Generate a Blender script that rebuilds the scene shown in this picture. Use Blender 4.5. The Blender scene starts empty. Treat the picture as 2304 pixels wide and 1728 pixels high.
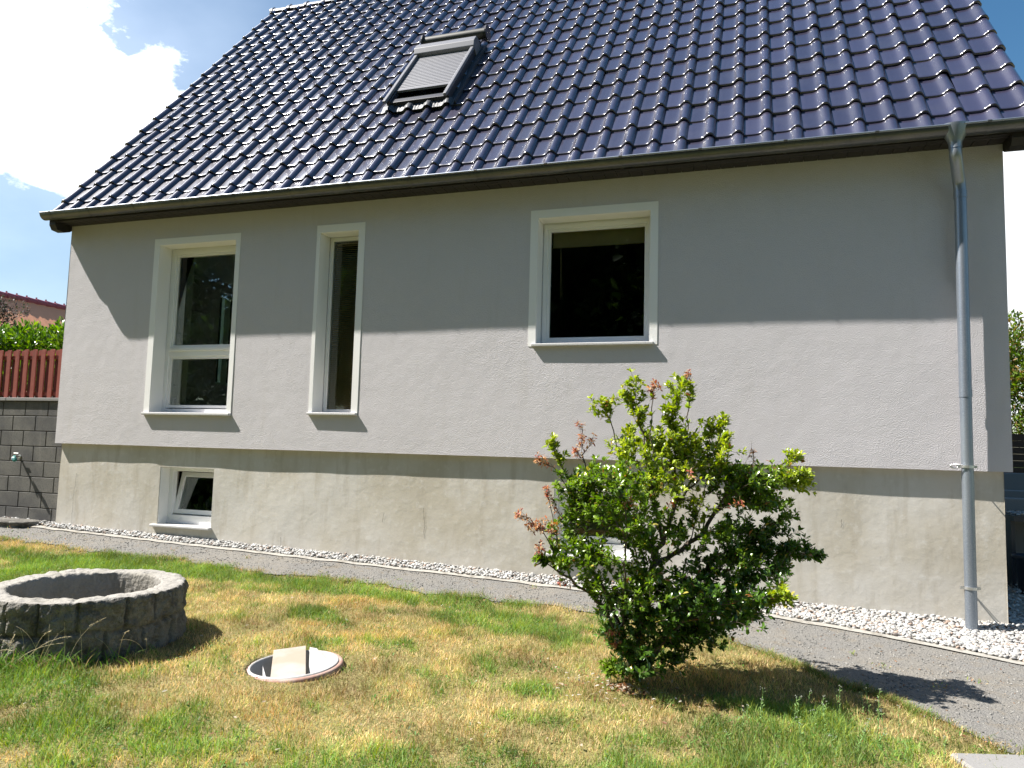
import bpy, math, random
import numpy as np
from mathutils import Vector, Matrix
R = math.radians
random.seed(7); rng = np.random.default_rng(11)
scene = bpy.context.scene
# ------------------------------------------------------------------ camera
cd = bpy.data.cameras.new('camera'); cam = bpy.data.objects.new('camera', cd)
scene.collection.objects.link(cam); scene.camera = cam
CAM = Vector((8.2267, -6.975, 0.0925))
yaw, pit, rol = R(-18.173), R(4.917), R(1.51)
_f = Vector((math.sin(yaw)*math.cos(pit), math.cos(yaw)*math.cos(pit), math.sin(pit)))
_r = Vector((math.cos(yaw), -math.sin(yaw), 0)); _u = _r.cross(_f)
r_ = _r*math.cos(rol)+_u*math.sin(rol); u_ = _u*math.cos(rol)-_r*math.sin(rol)
M = Matrix((r_, u_, -_f)).transposed().to_4x4(); M.translation = CAM
cam.matrix_world = M
cd.sensor_width = 36; cd.lens = 1661.46/2304*36; cd.clip_end = 2000; cd.clip_start = .05
# ------------------------------------------------------------------ light
SUN = Vector((-3.16, -1.0, 4.2)).normalized()
sd = bpy.data.lights.new('sun', 'SUN'); sd.energy = 5.0; sd.angle = R(.5); sd.color = (1, .955, .89)
so = bpy.data.objects.new('sun', sd); scene.collection.objects.link(so)
so.rotation_euler = SUN.to_track_quat('Z', 'Y').to_euler()
w = bpy.data.worlds.new('World'); scene.world = w; w.use_nodes = True
nt = w.node_tree; N = nt.nodes; L = nt.links; N.clear()
out = N.new('ShaderNodeOutputWorld'); bg = N.new('ShaderNodeBackground')
sky = N.new('ShaderNodeTexSky'); sky.sky_type = 'NISHITA'; sky.sun_disc = False
sky.sun_elevation = math.asin(SUN.z); sky.sun_rotation = math.atan2(SUN.x, SUN.y)
sky.air_density = 1.0; sky.dust_density = .6; sky.ozone_density = 1.0
tc = N.new('ShaderNodeTexCoord')
def mth(op, a, b=None, c=None, clamp=False):
    n = N.new('ShaderNodeMath'); n.operation = op; n.use_clamp = clamp
    for i, v in enumerate((a, b, c)):
        if v is None: continue
        if isinstance(v, (int, float)): n.inputs[i].default_value = v
        else: L.new(v, n.inputs[i])
    return n.outputs[0]
def cloudblob(d, lo, hi):
    v = N.new('ShaderNodeVectorMath'); v.operation = 'DOT_PRODUCT'
    L.new(tc.outputs['Generated'], v.inputs[0]); v.inputs[1].default_value = Vector(d).normalized()
    m = N.new('ShaderNodeMapRange'); L.new(v.outputs['Value'], m.inputs[0])
    m.inputs[1].default_value = lo; m.inputs[2].default_value = hi
    return m.outputs[0]
mp = N.new('ShaderNodeMapping'); mp.inputs['Scale'].default_value = (1, 1, 1.8); L.new(tc.outputs['Generated'], mp.inputs[0])
no = N.new('ShaderNodeTexNoise'); no.inputs['Scale'].default_value = 5.0; no.inputs['Detail'].default_value = 10; no.inputs['Roughness'].default_value = .58
L.new(mp.outputs[0], no.inputs['Vector'])
CL = [((-.73, .59, .385), .976, .994, .74), ((-.75, .32, .58), .89, .97, .75), ((-.92, .36, .2), .93, .99, .4), ((.30, .93, .22), .975, .992, .8), ((.6, .78, .1), .93, .99, .5)]
acc = None
for d, lo, hi, k in CL:
    b = mth('MULTIPLY', cloudblob(d, lo, hi), k)
    acc = b if acc is None else mth('MAXIMUM', acc, b)
HOLES = [((-.595, .645, .479), .985, .999, .5), ((-.78, .60, .20), .988, .999, .35), ((.24, .86, .46), .98, 1.0, .5), ((0, -1, .4), -.1, .4, .9)]
for d, lo, hi, k in HOLES:
    acc = mth('SUBTRACT', acc, mth('MULTIPLY', cloudblob(d, lo, hi), k))
s_ = mth('ADD', mth('MULTIPLY_ADD', no.outputs['Fac'], 2.3, -.40), acc)
mr = N.new('ShaderNodeMapRange'); mr.interpolation_type = 'SMOOTHSTEP'; L.new(s_, mr.inputs[0]); mr.inputs[1].default_value = 1.0; mr.inputs[2].default_value = 1.22
veil = mth('MULTIPLY', cloudblob((-.70, .70, .02), .72, 1.0), .24)   # thin high haze towards the left horizon
cloudfac = mth('MAXIMUM', mth('MULTIPLY', mr.outputs[0], .93), veil)
no2 = N.new('ShaderNodeTexNoise'); no2.inputs['Scale'].default_value = 7; no2.inputs['Detail'].default_value = 5; L.new(mp.outputs[0], no2.inputs['Vector'])
cr = N.new('ShaderNodeMapRange'); L.new(no2.outputs['Fac'], cr.inputs[0]); cr.inputs[1].default_value = .35; cr.inputs[2].default_value = .65
cr.inputs[3].default_value = 9.5; cr.inputs[4].default_value = 13.0
cc = N.new('ShaderNodeCombineXYZ')
near = mth('ADD', 1.0, mth('MULTIPLY', cloudblob((-.76, .22, .62), .84, 1.0), 2.2))   # clouds close to the sun are brighter
for i, k in enumerate((.985, 1.0, 1.02)):
    L.new(mth('MULTIPLY', mth('MULTIPLY', cr.outputs[0], near), k), cc.inputs[i])
mx = N.new('ShaderNodeMix'); mx.data_type = 'RGBA'
hs = N.new('ShaderNodeHueSaturation'); hs.inputs['Saturation'].default_value = 1.28; hs.inputs['Value'].default_value = 1.15; hs.inputs['Hue'].default_value = .492; L.new(sky.outputs[0], hs.inputs['Color'])
L.new(cloudfac, mx.inputs[0]); L.new(hs.outputs[0], mx.inputs[6]); L.new(cc.outputs[0], mx.inputs[7])
L.new(mx.outputs[2], bg.inputs[0]); bg.inputs[1].default_value = .05
L.new(bg.outputs[0], out.inputs[0])
vs = scene.view_settings; vs.view_transform = 'Standard'; vs.look = 'None'; vs.exposure = 1.32; vs.gamma = 1
try: scene.cycles.max_bounces = 8; scene.cycles.transparent_max_bounces = 12
except Exception: pass

# ------------------------------------------------------------------ helpers
COL = scene.collection
def tag(o, label=None, cat=None, group=None, kind=None):
    if label: o['label'] = label
    if cat: o['category'] = cat
    if group: o['group'] = group
    if kind: o['kind'] = kind
    return o
def empty(name, loc=(0, 0, 0)):
    o = bpy.data.objects.new(name, None); COL.objects.link(o); o.location = loc; o.empty_display_size = .2; return o
def link(name, me, mat, parent=None):
    o = bpy.data.objects.new(name, me); COL.objects.link(o)
    if mat:
        for m in (mat if isinstance(mat, (list, tuple)) else [mat]): me.materials.append(m)
    if parent:
        o.parent = parent
        o.location = -parent_world(parent)
    return o
def parent_world(p):
    v = Vector((0, 0, 0))
    while p is not None: v += Vector(p.location); p = p.parent
    return v
def npmesh(name, V, F, smooth=False, attrs=None, fattrs=None, matidx=None):
    """V (n,3); F (m,k) array of constant k or list of polys"""
    me = bpy.data.meshes.new(name)
    if isinstance(F, np.ndarray):
        m, k = F.shape
        me.vertices.add(len(V)); me.vertices.foreach_set('co', np.asarray(V, np.float32).ravel())
        me.loops.add(m*k); me.loops.foreach_set('vertex_index', F.astype(np.int32).ravel())
        me.polygons.add(m); me.polygons.foreach_set('loop_start', np.arange(0, m*k, k, dtype=np.int32))
        try: me.polygons.foreach_set('loop_total', np.full(m, k, np.int32))
        except Exception: pass
        me.update(calc_edges=True); me.validate()
    else:
        me.from_pydata([tuple(v) for v in V], [], [tuple(f) for f in F]); me.update()
    if smooth: me.polygons.foreach_set('use_smooth', [True]*len(me.polygons))
    if attrs:
        for n, a in attrs.items():
            a = np.asarray(a, np.float32)
            if a.ndim == 2:
                if a.shape[1] == 3: a = np.c_[a, np.ones(len(a))]
                at = me.attributes.new(n, 'FLOAT_COLOR', 'POINT'); at.data.foreach_set('color', a.astype(np.float32).ravel())
            else:
                at = me.attributes.new(n, 'FLOAT', 'POINT'); at.data.foreach_set('value', a)
    if matidx is not None: me.polygons.foreach_set('material_index', np.asarray(matidx, np.int32))
    return me
class MB:
    def __init__(s): s.v = []; s.f = []; s.sm = []; s.mi = []
    def add(s, vs, fs, smooth=False, mi=0):
        b = len(s.v); s.v += [tuple(v) for v in vs]
        for f in fs: s.f.append(tuple(i+b for i in f)); s.sm.append(smooth); s.mi.append(mi)
        return s
    def box(s, x0, x1, y0, y1, z0, z1, bev=0, mat=None, mi=0):
        if bev <= 0:
            vs = [(x, y, z) for x in (x0, x1) for y in (y0, y1) for z in (z0, z1)]
            fs = [(0, 1, 3, 2), (4, 6, 7, 5), (0, 4, 5, 1), (2, 3, 7, 6), (0, 2, 6, 4), (1, 5, 7, 3)]
        else:
            b = bev; vs = []
            idx = {}
            for ix, x in enumerate((x0, x1)):
                for iy, y in enumerate((y0, y1)):
                    for iz, z in enumerate((z0, z1)):
                        sx, sy, sz = (b if ix == 0 else -b), (b if iy == 0 else -b), (b if iz == 0 else -b)
                        idx[ix, iy, iz, 0] = len(vs); vs.append((x, y+sy, z+sz))
                        idx[ix, iy, iz, 1] = len(vs); vs.append((x+sx, y, z+sz))
                        idx[ix, iy, iz, 2] = len(vs); vs.append((x+sx, y+sy, z))
            I = lambda *a: idx[a]
            fs = []
            for i in (0, 1):
                q = [I(i, 0, 0, 0), I(i, 0, 1, 0), I(i, 1, 1, 0), I(i, 1, 0, 0)]; fs.append(q if i == 0 else q[::-1])
                q = [I(0, i, 0, 1), I(1, i, 0, 1), I(1, i, 1, 1), I(0, i, 1, 1)]; fs.append(q if i == 0 else q[::-1])
                q = [I(0, 0, i, 2), I(0, 1, i, 2), I(1, 1, i, 2), I(1, 0, i, 2)]; fs.append(q if i == 0 else q[::-1])
            for a in (0, 1):
                for c in (0, 1):
                    fs.append([I(a, c, 0, 0), I(a, c, 1, 0), I(a, c, 1, 1), I(a, c, 0, 1)])
                    fs.append([I(a, 0, c, 0), I(a, 1, c, 0), I(a, 1, c, 2), I(a, 0, c, 2)])
                    fs.append([I(0, a, c, 1), I(1, a, c, 1), I(1, a, c, 2), I(0, a, c, 2)])
                    for d in (0, 1): fs.append([I(a, c, d, 0), I(a, c, d, 1), I(a, c, d, 2)])
        if mat is not None: vs = [tuple(mat @ Vector(v)) for v in vs]
        return s.add(vs, fs, mi=mi)
    def tube(s, pts, rad, n=10, caps=True, smooth=True, mi=0):
        pts = [Vector(p) for p in pts]; rs = rad if hasattr(rad, '__len__') else [rad]*len(pts)
        vs = []; prev = None
        for i, p in enumerate(pts):
            t = (pts[min(i+1, len(pts)-1)]-pts[max(i-1, 0)]).normalized()
            if prev is None:
                a = Vector((0, 0, 1)) if abs(t.z) < .9 else Vector((1, 0, 0)); x = t.cross(a).normalized()
            else: x = (prev-t*prev.dot(t)).normalized()
            prev = x; y = t.cross(x)
            for k in range(n):
                an = 2*math.pi*k/n; vs.append(p+(x*math.cos(an)+y*math.sin(an))*rs[i])
        fs = [(i*n+k, i*n+(k+1) % n, (i+1)*n+(k+1) % n, (i+1)*n+k) for i in range(len(pts)-1) for k in range(n)]
        s.add(vs, fs, smooth, mi)
        if caps:
            s.add(vs[:n], [tuple(range(n))[::-1]], False, mi); s.add(vs[-n:], [tuple(range(n))], False, mi)
        return s
    def prism(s, poly, axis, a0, a1, mi=0):
        """poly of 2D pts extruded along axis 'x' (pts are y,z), 'y' (x,z)"""
        mk = {'x': lambda p, a: (a, p[0], p[1]), 'y': lambda p, a: (p[0], a, p[1]), 'z': lambda p, a: (p[0], p[1], a)}[axis]
        n = len(poly); vs = [mk(p, a0) for p in poly]+[mk(p, a1) for p in poly]
        fs = [tuple(range(n)), tuple(range(2*n-1, n-1, -1))]+[(i, i+n, (i+1) % n+n, (i+1) % n) for i in range(n)]
        return s.add(vs, fs, mi=mi)
    def build(s, name, mat, parent=None, bevel=0):
        me = bpy.data.meshes.new(name); me.from_pydata(s.v, [], s.f)
        me.polygons.foreach_set('use_smooth', s.sm); me.polygons.foreach_set('material_index', s.mi)
        import bmesh
        bm = bmesh.new(); bm.from_mesh(me); bmesh.ops.recalc_face_normals(bm, faces=bm.faces); bm.to_mesh(me); bm.free()
        me.update()
        o = link(name, me, mat, parent)
        if bevel:
            b = o.modifiers.new('b', 'BEVEL'); b.width = bevel; b.segments = 2; b.limit_method = 'ANGLE'
        return o
class SN:  # smooth pseudo noise from sines
    def __init__(s, seed, freq, n=14, dim=2):
        g = np.random.default_rng(seed); d = g.normal(size=(n, dim)); d /= np.linalg.norm(d, axis=1)[:, None]
        s.k = d*freq*g.uniform(.5, 1.9, n)[:, None]; s.p = g.uniform(0, 6.28, n); s.n = n
    def __call__(s, P):
        return np.sin(np.asarray(P) @ s.k.T+s.p).sum(1)/math.sqrt(s.n)*1.2

# ------------------------------------------------------------------ materials
def mat(name, col, rough=.6, spec=.5, metal=0, bump=None, var=None, attr=None, trans=0, extra=None, coat=0):
    m = bpy.data.materials.new(name); m.use_nodes = True; t = m.node_tree; n = t.nodes; l = t.links
    b = n['Principled BSDF']; b.inputs['Roughness'].default_value = rough; b.inputs['Metallic'].default_value = metal
    b.inputs['Specular IOR Level'].default_value = spec
    if coat: b.inputs['Coat Weight'].default_value = coat; b.inputs['Coat Roughness'].default_value = .17; b.inputs['Coat IOR'].default_value = 1.6
    b.inputs['Base Color'].default_value = (*col, 1)
    g = n.new('ShaderNodeTexCoord'); csock = None
    if attr:
        a = n.new('ShaderNodeAttribute'); a.attribute_name = attr; csock = a.outputs['Color']
    def nz(scale, det, rg=.5, vec=None, st=None):
        q = n.new('ShaderNodeTexNoise'); q.inputs['Scale'].default_value = scale; q.inputs['Detail'].default_value = det; q.inputs['Roughness'].default_value = rg
        if st:
            mm = n.new('ShaderNodeMapping'); mm.inputs['Scale'].default_value = st; l.new(g.outputs['Object'], mm.inputs[0]); l.new(mm.outputs[0], q.inputs['Vector'])
        else: l.new(g.outputs['Object'], q.inputs['Vector'])
        return q.outputs['Fac']
    if var:   # list of (scale, stretch, colour, lo, hi, strength)
        for sc, st, c2, lo, hi, k in var:
            f = nz(sc, 6, .6, st=st)
            r = n.new('ShaderNodeMapRange'); l.new(f, r.inputs[0]); r.inputs[1].default_value = lo; r.inputs[2].default_value = hi; r.inputs[4].default_value = k
            x = n.new('ShaderNodeMix'); x.data_type = 'RGBA'; l.new(r.outputs[0], x.inputs[0])
            if csock: l.new(csock, x.inputs[6])
            else: x.inputs[6].default_value = (*col, 1)
            x.inputs[7].default_value = (*c2, 1); csock = x.outputs[2]
    if csock: l.new(csock, b.inputs['Base Color'])
    if bump:  # list (scale, detail, distance)
        prev = None
        for sc, det, dist in bump:
            f = nz(sc, det)
            u = n.new('ShaderNodeBump'); u.inputs['Distance'].default_value = dist; u.inputs['Strength'].default_value = 1; l.new(f, u.inputs['Height'])
            if prev: l.new(prev, u.inputs['Normal'])
            prev = u.outputs[0]
        l.new(prev, b.inputs['Normal'])
    if trans:
        tr = n.new('ShaderNodeBsdfTranslucent'); ms = n.new('ShaderNodeMixShader'); ms.inputs[0].default_value = trans
        if csock:
            hs = n.new('ShaderNodeHueSaturation'); hs.inputs['Value'].default_value = 1.5; hs.inputs['Saturation'].default_value = 1.15; l.new(csock, hs.inputs['Color']); l.new(hs.outputs[0], tr.inputs[0])
        else: tr.inputs[0].default_value = (*[min(1, c*1.5) for c in col], 1)
        l.new(b.outputs[0], ms.inputs[1]); l.new(tr.outputs[0], ms.inputs[2])
        l.new(ms.outputs[0], n['Material Output'].inputs['Surface'])
    return m
M_ = {}
M_['stucco'] = mat('stucco', (.555, .532, .545), .95, .2, bump=[(130, 2, .0050), (6, 3, .005)], var=[(2.5, (3, 1, .4), (.50, .475, .455), .55, .75, .5), (1.2, None, (.515, .493, .503), .4, .7, .6), (160, None, (.485, .463, .472), .5, .62, .3)])
M_['plinth'] = mat('plinth', (.54, .515, .47), .9, .25, bump=[(7, 5, .0045), (30, 4, .0012)],
    var=[(1.1, (1, 1, .8), (.44, .40, .32), .44, .64, .8), (4, (2.2, 1, .35), (.40, .36, .29), .52, .68, .6), (14, None, (.60, .58, .54), .55, .7, .5)])
M_['trim'] = mat('trim_paint', (.80, .79, .77), .8, .3, bump=[(120, 2, .001)])
M_['pvc'] = mat('white_pvc', (.80, .80, .80), .32, .5)
M_['granite'] = mat('granite', (.55, .54, .53), .5, .5, var=[(260, None, (.2, .2, .2), .5, .58, .7), (200, None, (.7, .69, .67), .55, .62, .7)])
M_['tile'] = mat('glazed_tile', (.034, .031, .062), .30, .6, attr='tint', coat=.9, bump=[(60, 2, .0003)], var=[(2.2, None, (.055, .053, .075), .5, .75, .6), (28, None, (.16, .16, .17), .73, .77, .8)])
M_['zinc'] = mat('weathered_zinc', (.105, .108, .108), .34, .5, metal=.7, bump=[(14, 3, .002)], var=[(7, (.4, 1, 1), (.15, .145, .13), .45, .65, .8), (30, None, (.07, .07, .068), .55, .7, .6)])
M_['zincpipe'] = mat('galvanised_pipe', (.26, .29, .33), .40, .5, metal=.65, var=[(3, (1, 1, .5), (.21, .24, .29), .45, .6, .8), (120, None, (.33, .36, .40), .5, .6, .5)])
M_['steel'] = mat('steel', (.6, .6, .6), .35, .5, metal=.9)
M_['soffit'] = mat('soffit_board', (.022, .019, .018), .6, .4)
M_['alu'] = mat('grey_aluminium', (.155, .155, .168), .42, .5)
M_['alud'] = mat('dark_grey_frame', (.028, .028, .034), .4, .5)
M_['lead'] = mat('flashing', (.05, .053, .06), .5, .5, bump=[(30, 3, .004)])
M_['tubeg'] = mat('olive_awning_roll', (.035, .033, .02), .5, .5, var=[(10, None, (.018, .017, .012), .45, .6, .8)])
M_['black'] = mat('black_plastic', (.015, .015, .017), .4, .5)
M_['inner'] = mat('interior_plaster', (.72, .73, .71), .9, .2)
M_['innerdark'] = mat('unlit_interior_dark', (.03, .03, .03), .9, .2)  # near-black colour stands in for the darkness of unlit rooms
M_['innerstone'] = mat('interior_stone', (.50, .51, .48), .9, .2, bump=[(20, 4, .01)])
M_['mint'] = mat('mint_frame', (.48, .62, .52), .5, .4)
M_['curtain'] = mat('net_curtain', (.5, .5, .5), .9, .1, trans=.3)
M_['slat'] = mat('blind_slat', (.52, .38, .22), .5, .4)
M_['block'] = mat('anthracite_block', (.085, .083, .08), .85, .3, bump=[(90, 3, .003)], var=[(3, None, (.14, .135, .12), .42, .62, .9), (1.5, (4, 1, .5), (.20, .19, .17), .6, .75, .6), (60, None, (.06, .058, .055), .5, .65, .5), (25, None, (.25, .25, .23), .72, .78, .5)])
M_['mortar'] = mat('dark_joint', (.02, .02, .02), .9, .1)
M_['coping'] = mat('concrete_coping', (.22, .215, .21), .8, .3, bump=[(60, 3, .002)])
M_['redwood'] = mat('red_brown_stain', (.235, .055, .035), .55, .4, bump=[(25, 3, .002)], var=[(6, (6, 6, .5), (.14, .03, .02), .48, .7, .7)])
M_['redtile'] = mat('red_roof_tile', (.66, .31, .18), .7, .3)
M_['ridgetile'] = mat('maroon_ridge', (.22, .06, .09), .6, .3)
M_['pebble'] = mat('white_pebble', (.45, .44, .42), .6, .4, attr='col')
M_['gravel'] = mat('fine_gravel', (.18, .174, .163), .95, .2, bump=[(90, 3, .012), (25, 4, .008)],
    var=[(2.2, None, (.21, .195, .17), .42, .66, .8), (140, None, (.05, .048, .045), .54, .64, .8), (190, None, (.24, .235, .22), .6, .68, .7), (9, None, (.17, .14, .10), .54, .70, .6)])
M_['kerb'] = mat('concrete_kerb', (.31, .295, .265), .9, .2, bump=[(70, 3, .003)], var=[(12, None, (.16, .145, .12), .5, .68, .8)])
M_['soil'] = mat('dry_turf_soil', (.20, .17, .075), .95, .1, bump=[(60, 4, .02)], var=[(4, None, (.14, .15, .045), .45, .65, .7), (70, None, (.30, .24, .11), .5, .65, .7)])
M_['farlawn'] = mat('darkened_far_lawn', (.045, .07, .018), .95, .1, bump=[(60, 4, .02)], var=[(3, None, (.08, .09, .03), .45, .65, .7), (40, None, (.03, .05, .012), .5, .65, .7)])  # lawn out of view, darkened to cut light bounced onto the facade
M_['grass'] = mat('grass_blade', (.2, .2, .08), .6, .25, attr='col', trans=.28)
M_['leaf'] = mat('leaf_glossy', (.05, .1, .02), .25, .6, attr='col', trans=.33)
M_['leafm'] = mat('leaf_matte', (.05, .1, .02), .55, .3, attr='col', trans=.3)
M_['bark'] = mat('bark', (.11, .085, .065), .85, .2, bump=[(60, 4, .004)], var=[(20, None, (.19, .155, .12), .5, .7, .7)])
M_['oldstone'] = mat('weathered_stone', (.19, .18, .16), .95, .15, bump=[(50, 6, .02), (12, 5, .03)],
    var=[(7, None, (.08, .075, .068), .45, .62, .85), (22, None, (.23, .22, .20), .52, .68, .8), (120, None, (.06, .055, .05), .55, .68, .6)])
M_['ringtop'] = mat('concrete_rim', (.29, .275, .25), .95, .15, bump=[(40, 6, .012)], var=[(5, None, (.24, .225, .19), .48, .66, .8), (60, None, (.22, .21, .19), .55, .7, .6)])
M_['shaft'] = mat('white_plastic_shaft', (.42, .415, .40), .6, .4, var=[(8, None, (.30, .29, .27), .5, .7, .7)], bump=[(30, 3, .002)])
M_['pinkrim'] = mat('faded_pink_rim', (.32, .19, .15), .7, .3, var=[(10, None, (.38, .30, .26), .45, .65, .8)])
M_['cream'] = mat('cream_board', (.31, .255, .20), .7, .3, var=[(3, None, (.34, .32, .29), .45, .6, .9), (40, (1, 6, 1), (.25, .2, .15), .68, .74, .6)])
M_['brownwood'] = mat('brown_planks', (.07, .042, .028), .7, .3, bump=[(10, 3, .004)])
M_['teal'] = mat('teal_plastic', (.02, .16, .15), .4, .5)
M_['housewall'] = mat('far_render', (.5, .47, .42), .9, .2)
M_['slate'] = mat('far_grey', (.2, .2, .2), .8, .2)
g = bpy.data.materials.new('glass'); g.use_nodes = True; t = g.node_tree; n = t.nodes; n.clear()
o_ = n.new('ShaderNodeOutputMaterial'); a = n.new('ShaderNodeBsdfTransparent'); b = n.new('ShaderNodeBsdfGlossy'); b.inputs['Roughness'].default_value = .0
a.inputs[0].default_value = (.88, .92, .90, 1); b.inputs[0].default_value = (1, 1, 1, 1)
fr = n.new('ShaderNodeFresnel'); fr.inputs[0].default_value = 1.45; ms = n.new('ShaderNodeMixShader')
t.links.new(fr.outputs[0], ms.inputs[0]); t.links.new(a.outputs[0], ms.inputs[1]); t.links.new(b.outputs[0], ms.inputs[2]); t.links.new(ms.outputs[0], o_.inputs[0])
M_['glass'] = g

# ------------------------------------------------------------------ ground height
def gz(x, y):
    x = np.asarray(x, float); y = np.asarray(y, float)
    xx = np.clip(x, -12, 14); d = np.clip(-y, -3, 1.0); e = np.clip(-y-1.0, 0, 8)
    return -1.035-.0232*xx-.105*np.maximum(d, 0)+.0*d-.012*e
def kerb_y(x): return np.interp(x, [-3, 0, 2, 4, 6, 8, 9.0, 9.8, 10.6, 12], [-.02, -.06, -.09, -.10, -.12, -.22, -.42, -.66, -.90, -1.2])
def edge_y(x): return np.interp(x, [-6, -1, 0, 2, 4, 6, 7, 8, 8.8, 9.3, 10, 11], [-.55, -.6, -.65, -.68, -.70, -.72, -.76, -.95, -1.75, -2.25, -3.2, -5])+.035*np.sin(np.asarray(x)*3.1)+.025*np.sin(np.asarray(x)*7.7+1)+.018*np.sin(np.asarray(x)*19+2)+.012*np.sin(np.asarray(x)*37)
def sheet(name, xs, ys, zoff, mat_, fn=gz, jitter=0):
    X, Y = np.meshgrid(xs, ys); Z = fn(X, Y)+zoff
    V = np.c_[X.ravel(), Y.ravel(), Z.ravel()]
    if jitter: V[:, 2] += SN(3, 9)(V[:, :2])*jitter
    nx, ny = len(xs), len(ys); i = np.arange(nx-1)[None, :]+np.arange(ny-1)[:, None]*nx; i = i.ravel()
    F = np.c_[i, i+1, i+1+nx, i+nx]
    return link(name, npmesh(name, V, F, True), mat_)
far = np.array([-400, -150, -60, -30])
xs = np.r_[far, np.arange(-16, -2, .4), np.arange(-2, 5.05, .1), np.arange(5.1, 5.95, .02), np.arange(6, 12, .1), np.arange(12, 20, .4), [30, 60, 150, 400]]; ys = np.r_[[-400, -150, -60, -30], np.arange(-16, -5, .4), np.arange(-5, -3.35, .1), np.arange(-3.3, -2.55, .02), np.arange(-2.5, .6, .1), np.arange(.8, 20, .4), [30, 60, 150, 400]]
def gz_pits(x, y):
    z = gz(x, y); return z-.28*(np.hypot(x-5.525, y+2.915) < .272)-.45*(np.hypot(x-3.944, y+3.02) < .50)
lg = sheet('lawn_ground', xs, ys, 0, [M_['soil'], M_['farlawn']], fn=gz_pits); tag(lg, kind='structure')
cy_ = np.empty(len(lg.data.polygons)*3); lg.data.polygons.foreach_get('center', cy_); cy_ = cy_.reshape(-1, 3)
lg.data.polygons.foreach_set('material_index', ((cy_[:, 1] < -5.6) | (cy_[:, 1] > 1)).astype(np.int32))
def strip(name, y0f, y1f, x0, x1, zoff, mat_, nx=160, ny=8, jit=0):
    X = np.linspace(x0, x1, nx); a = y0f(X); b = y1f(X); V = []
    for j in range(ny+1):
        Y = a+(b-a)*j/ny; V.append(np.c_[X, Y, gz(X, Y)+zoff])
    V = np.vstack(V)
    if jit: V[:, 2] += SN(8, 14)(V[:, :2])*jit
    i = (np.arange(nx-1)[None, :]+np.arange(ny)[:, None]*nx).ravel(); F = np.c_[i, i+1, i+1+nx, i+nx]
    return tag(link(name, npmesh(name, V, F, True), mat_), kind='structure')
strip('gravel_path', edge_y, lambda x: kerb_y(x)+0*x, -6, 14, .010, M_['gravel'], 220, 14, .002)
strip('gravel_bed', lambda x: kerb_y(x)+0*x, lambda x: 0*x+.25, -1.5, 14, .014, M_['kerb'], 160, 6)
strip('side_yard_ground', lambda x: 0*x+.25, lambda x: 0*x+3.0, 10.0, 14, .012, M_['kerb'], 30, 8)
strip('kerb_strip', lambda x: kerb_y(x)-.06, lambda x: kerb_y(x)+.012, -1.2, 14, .019, M_['kerb'], 260, 2, .003)

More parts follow.
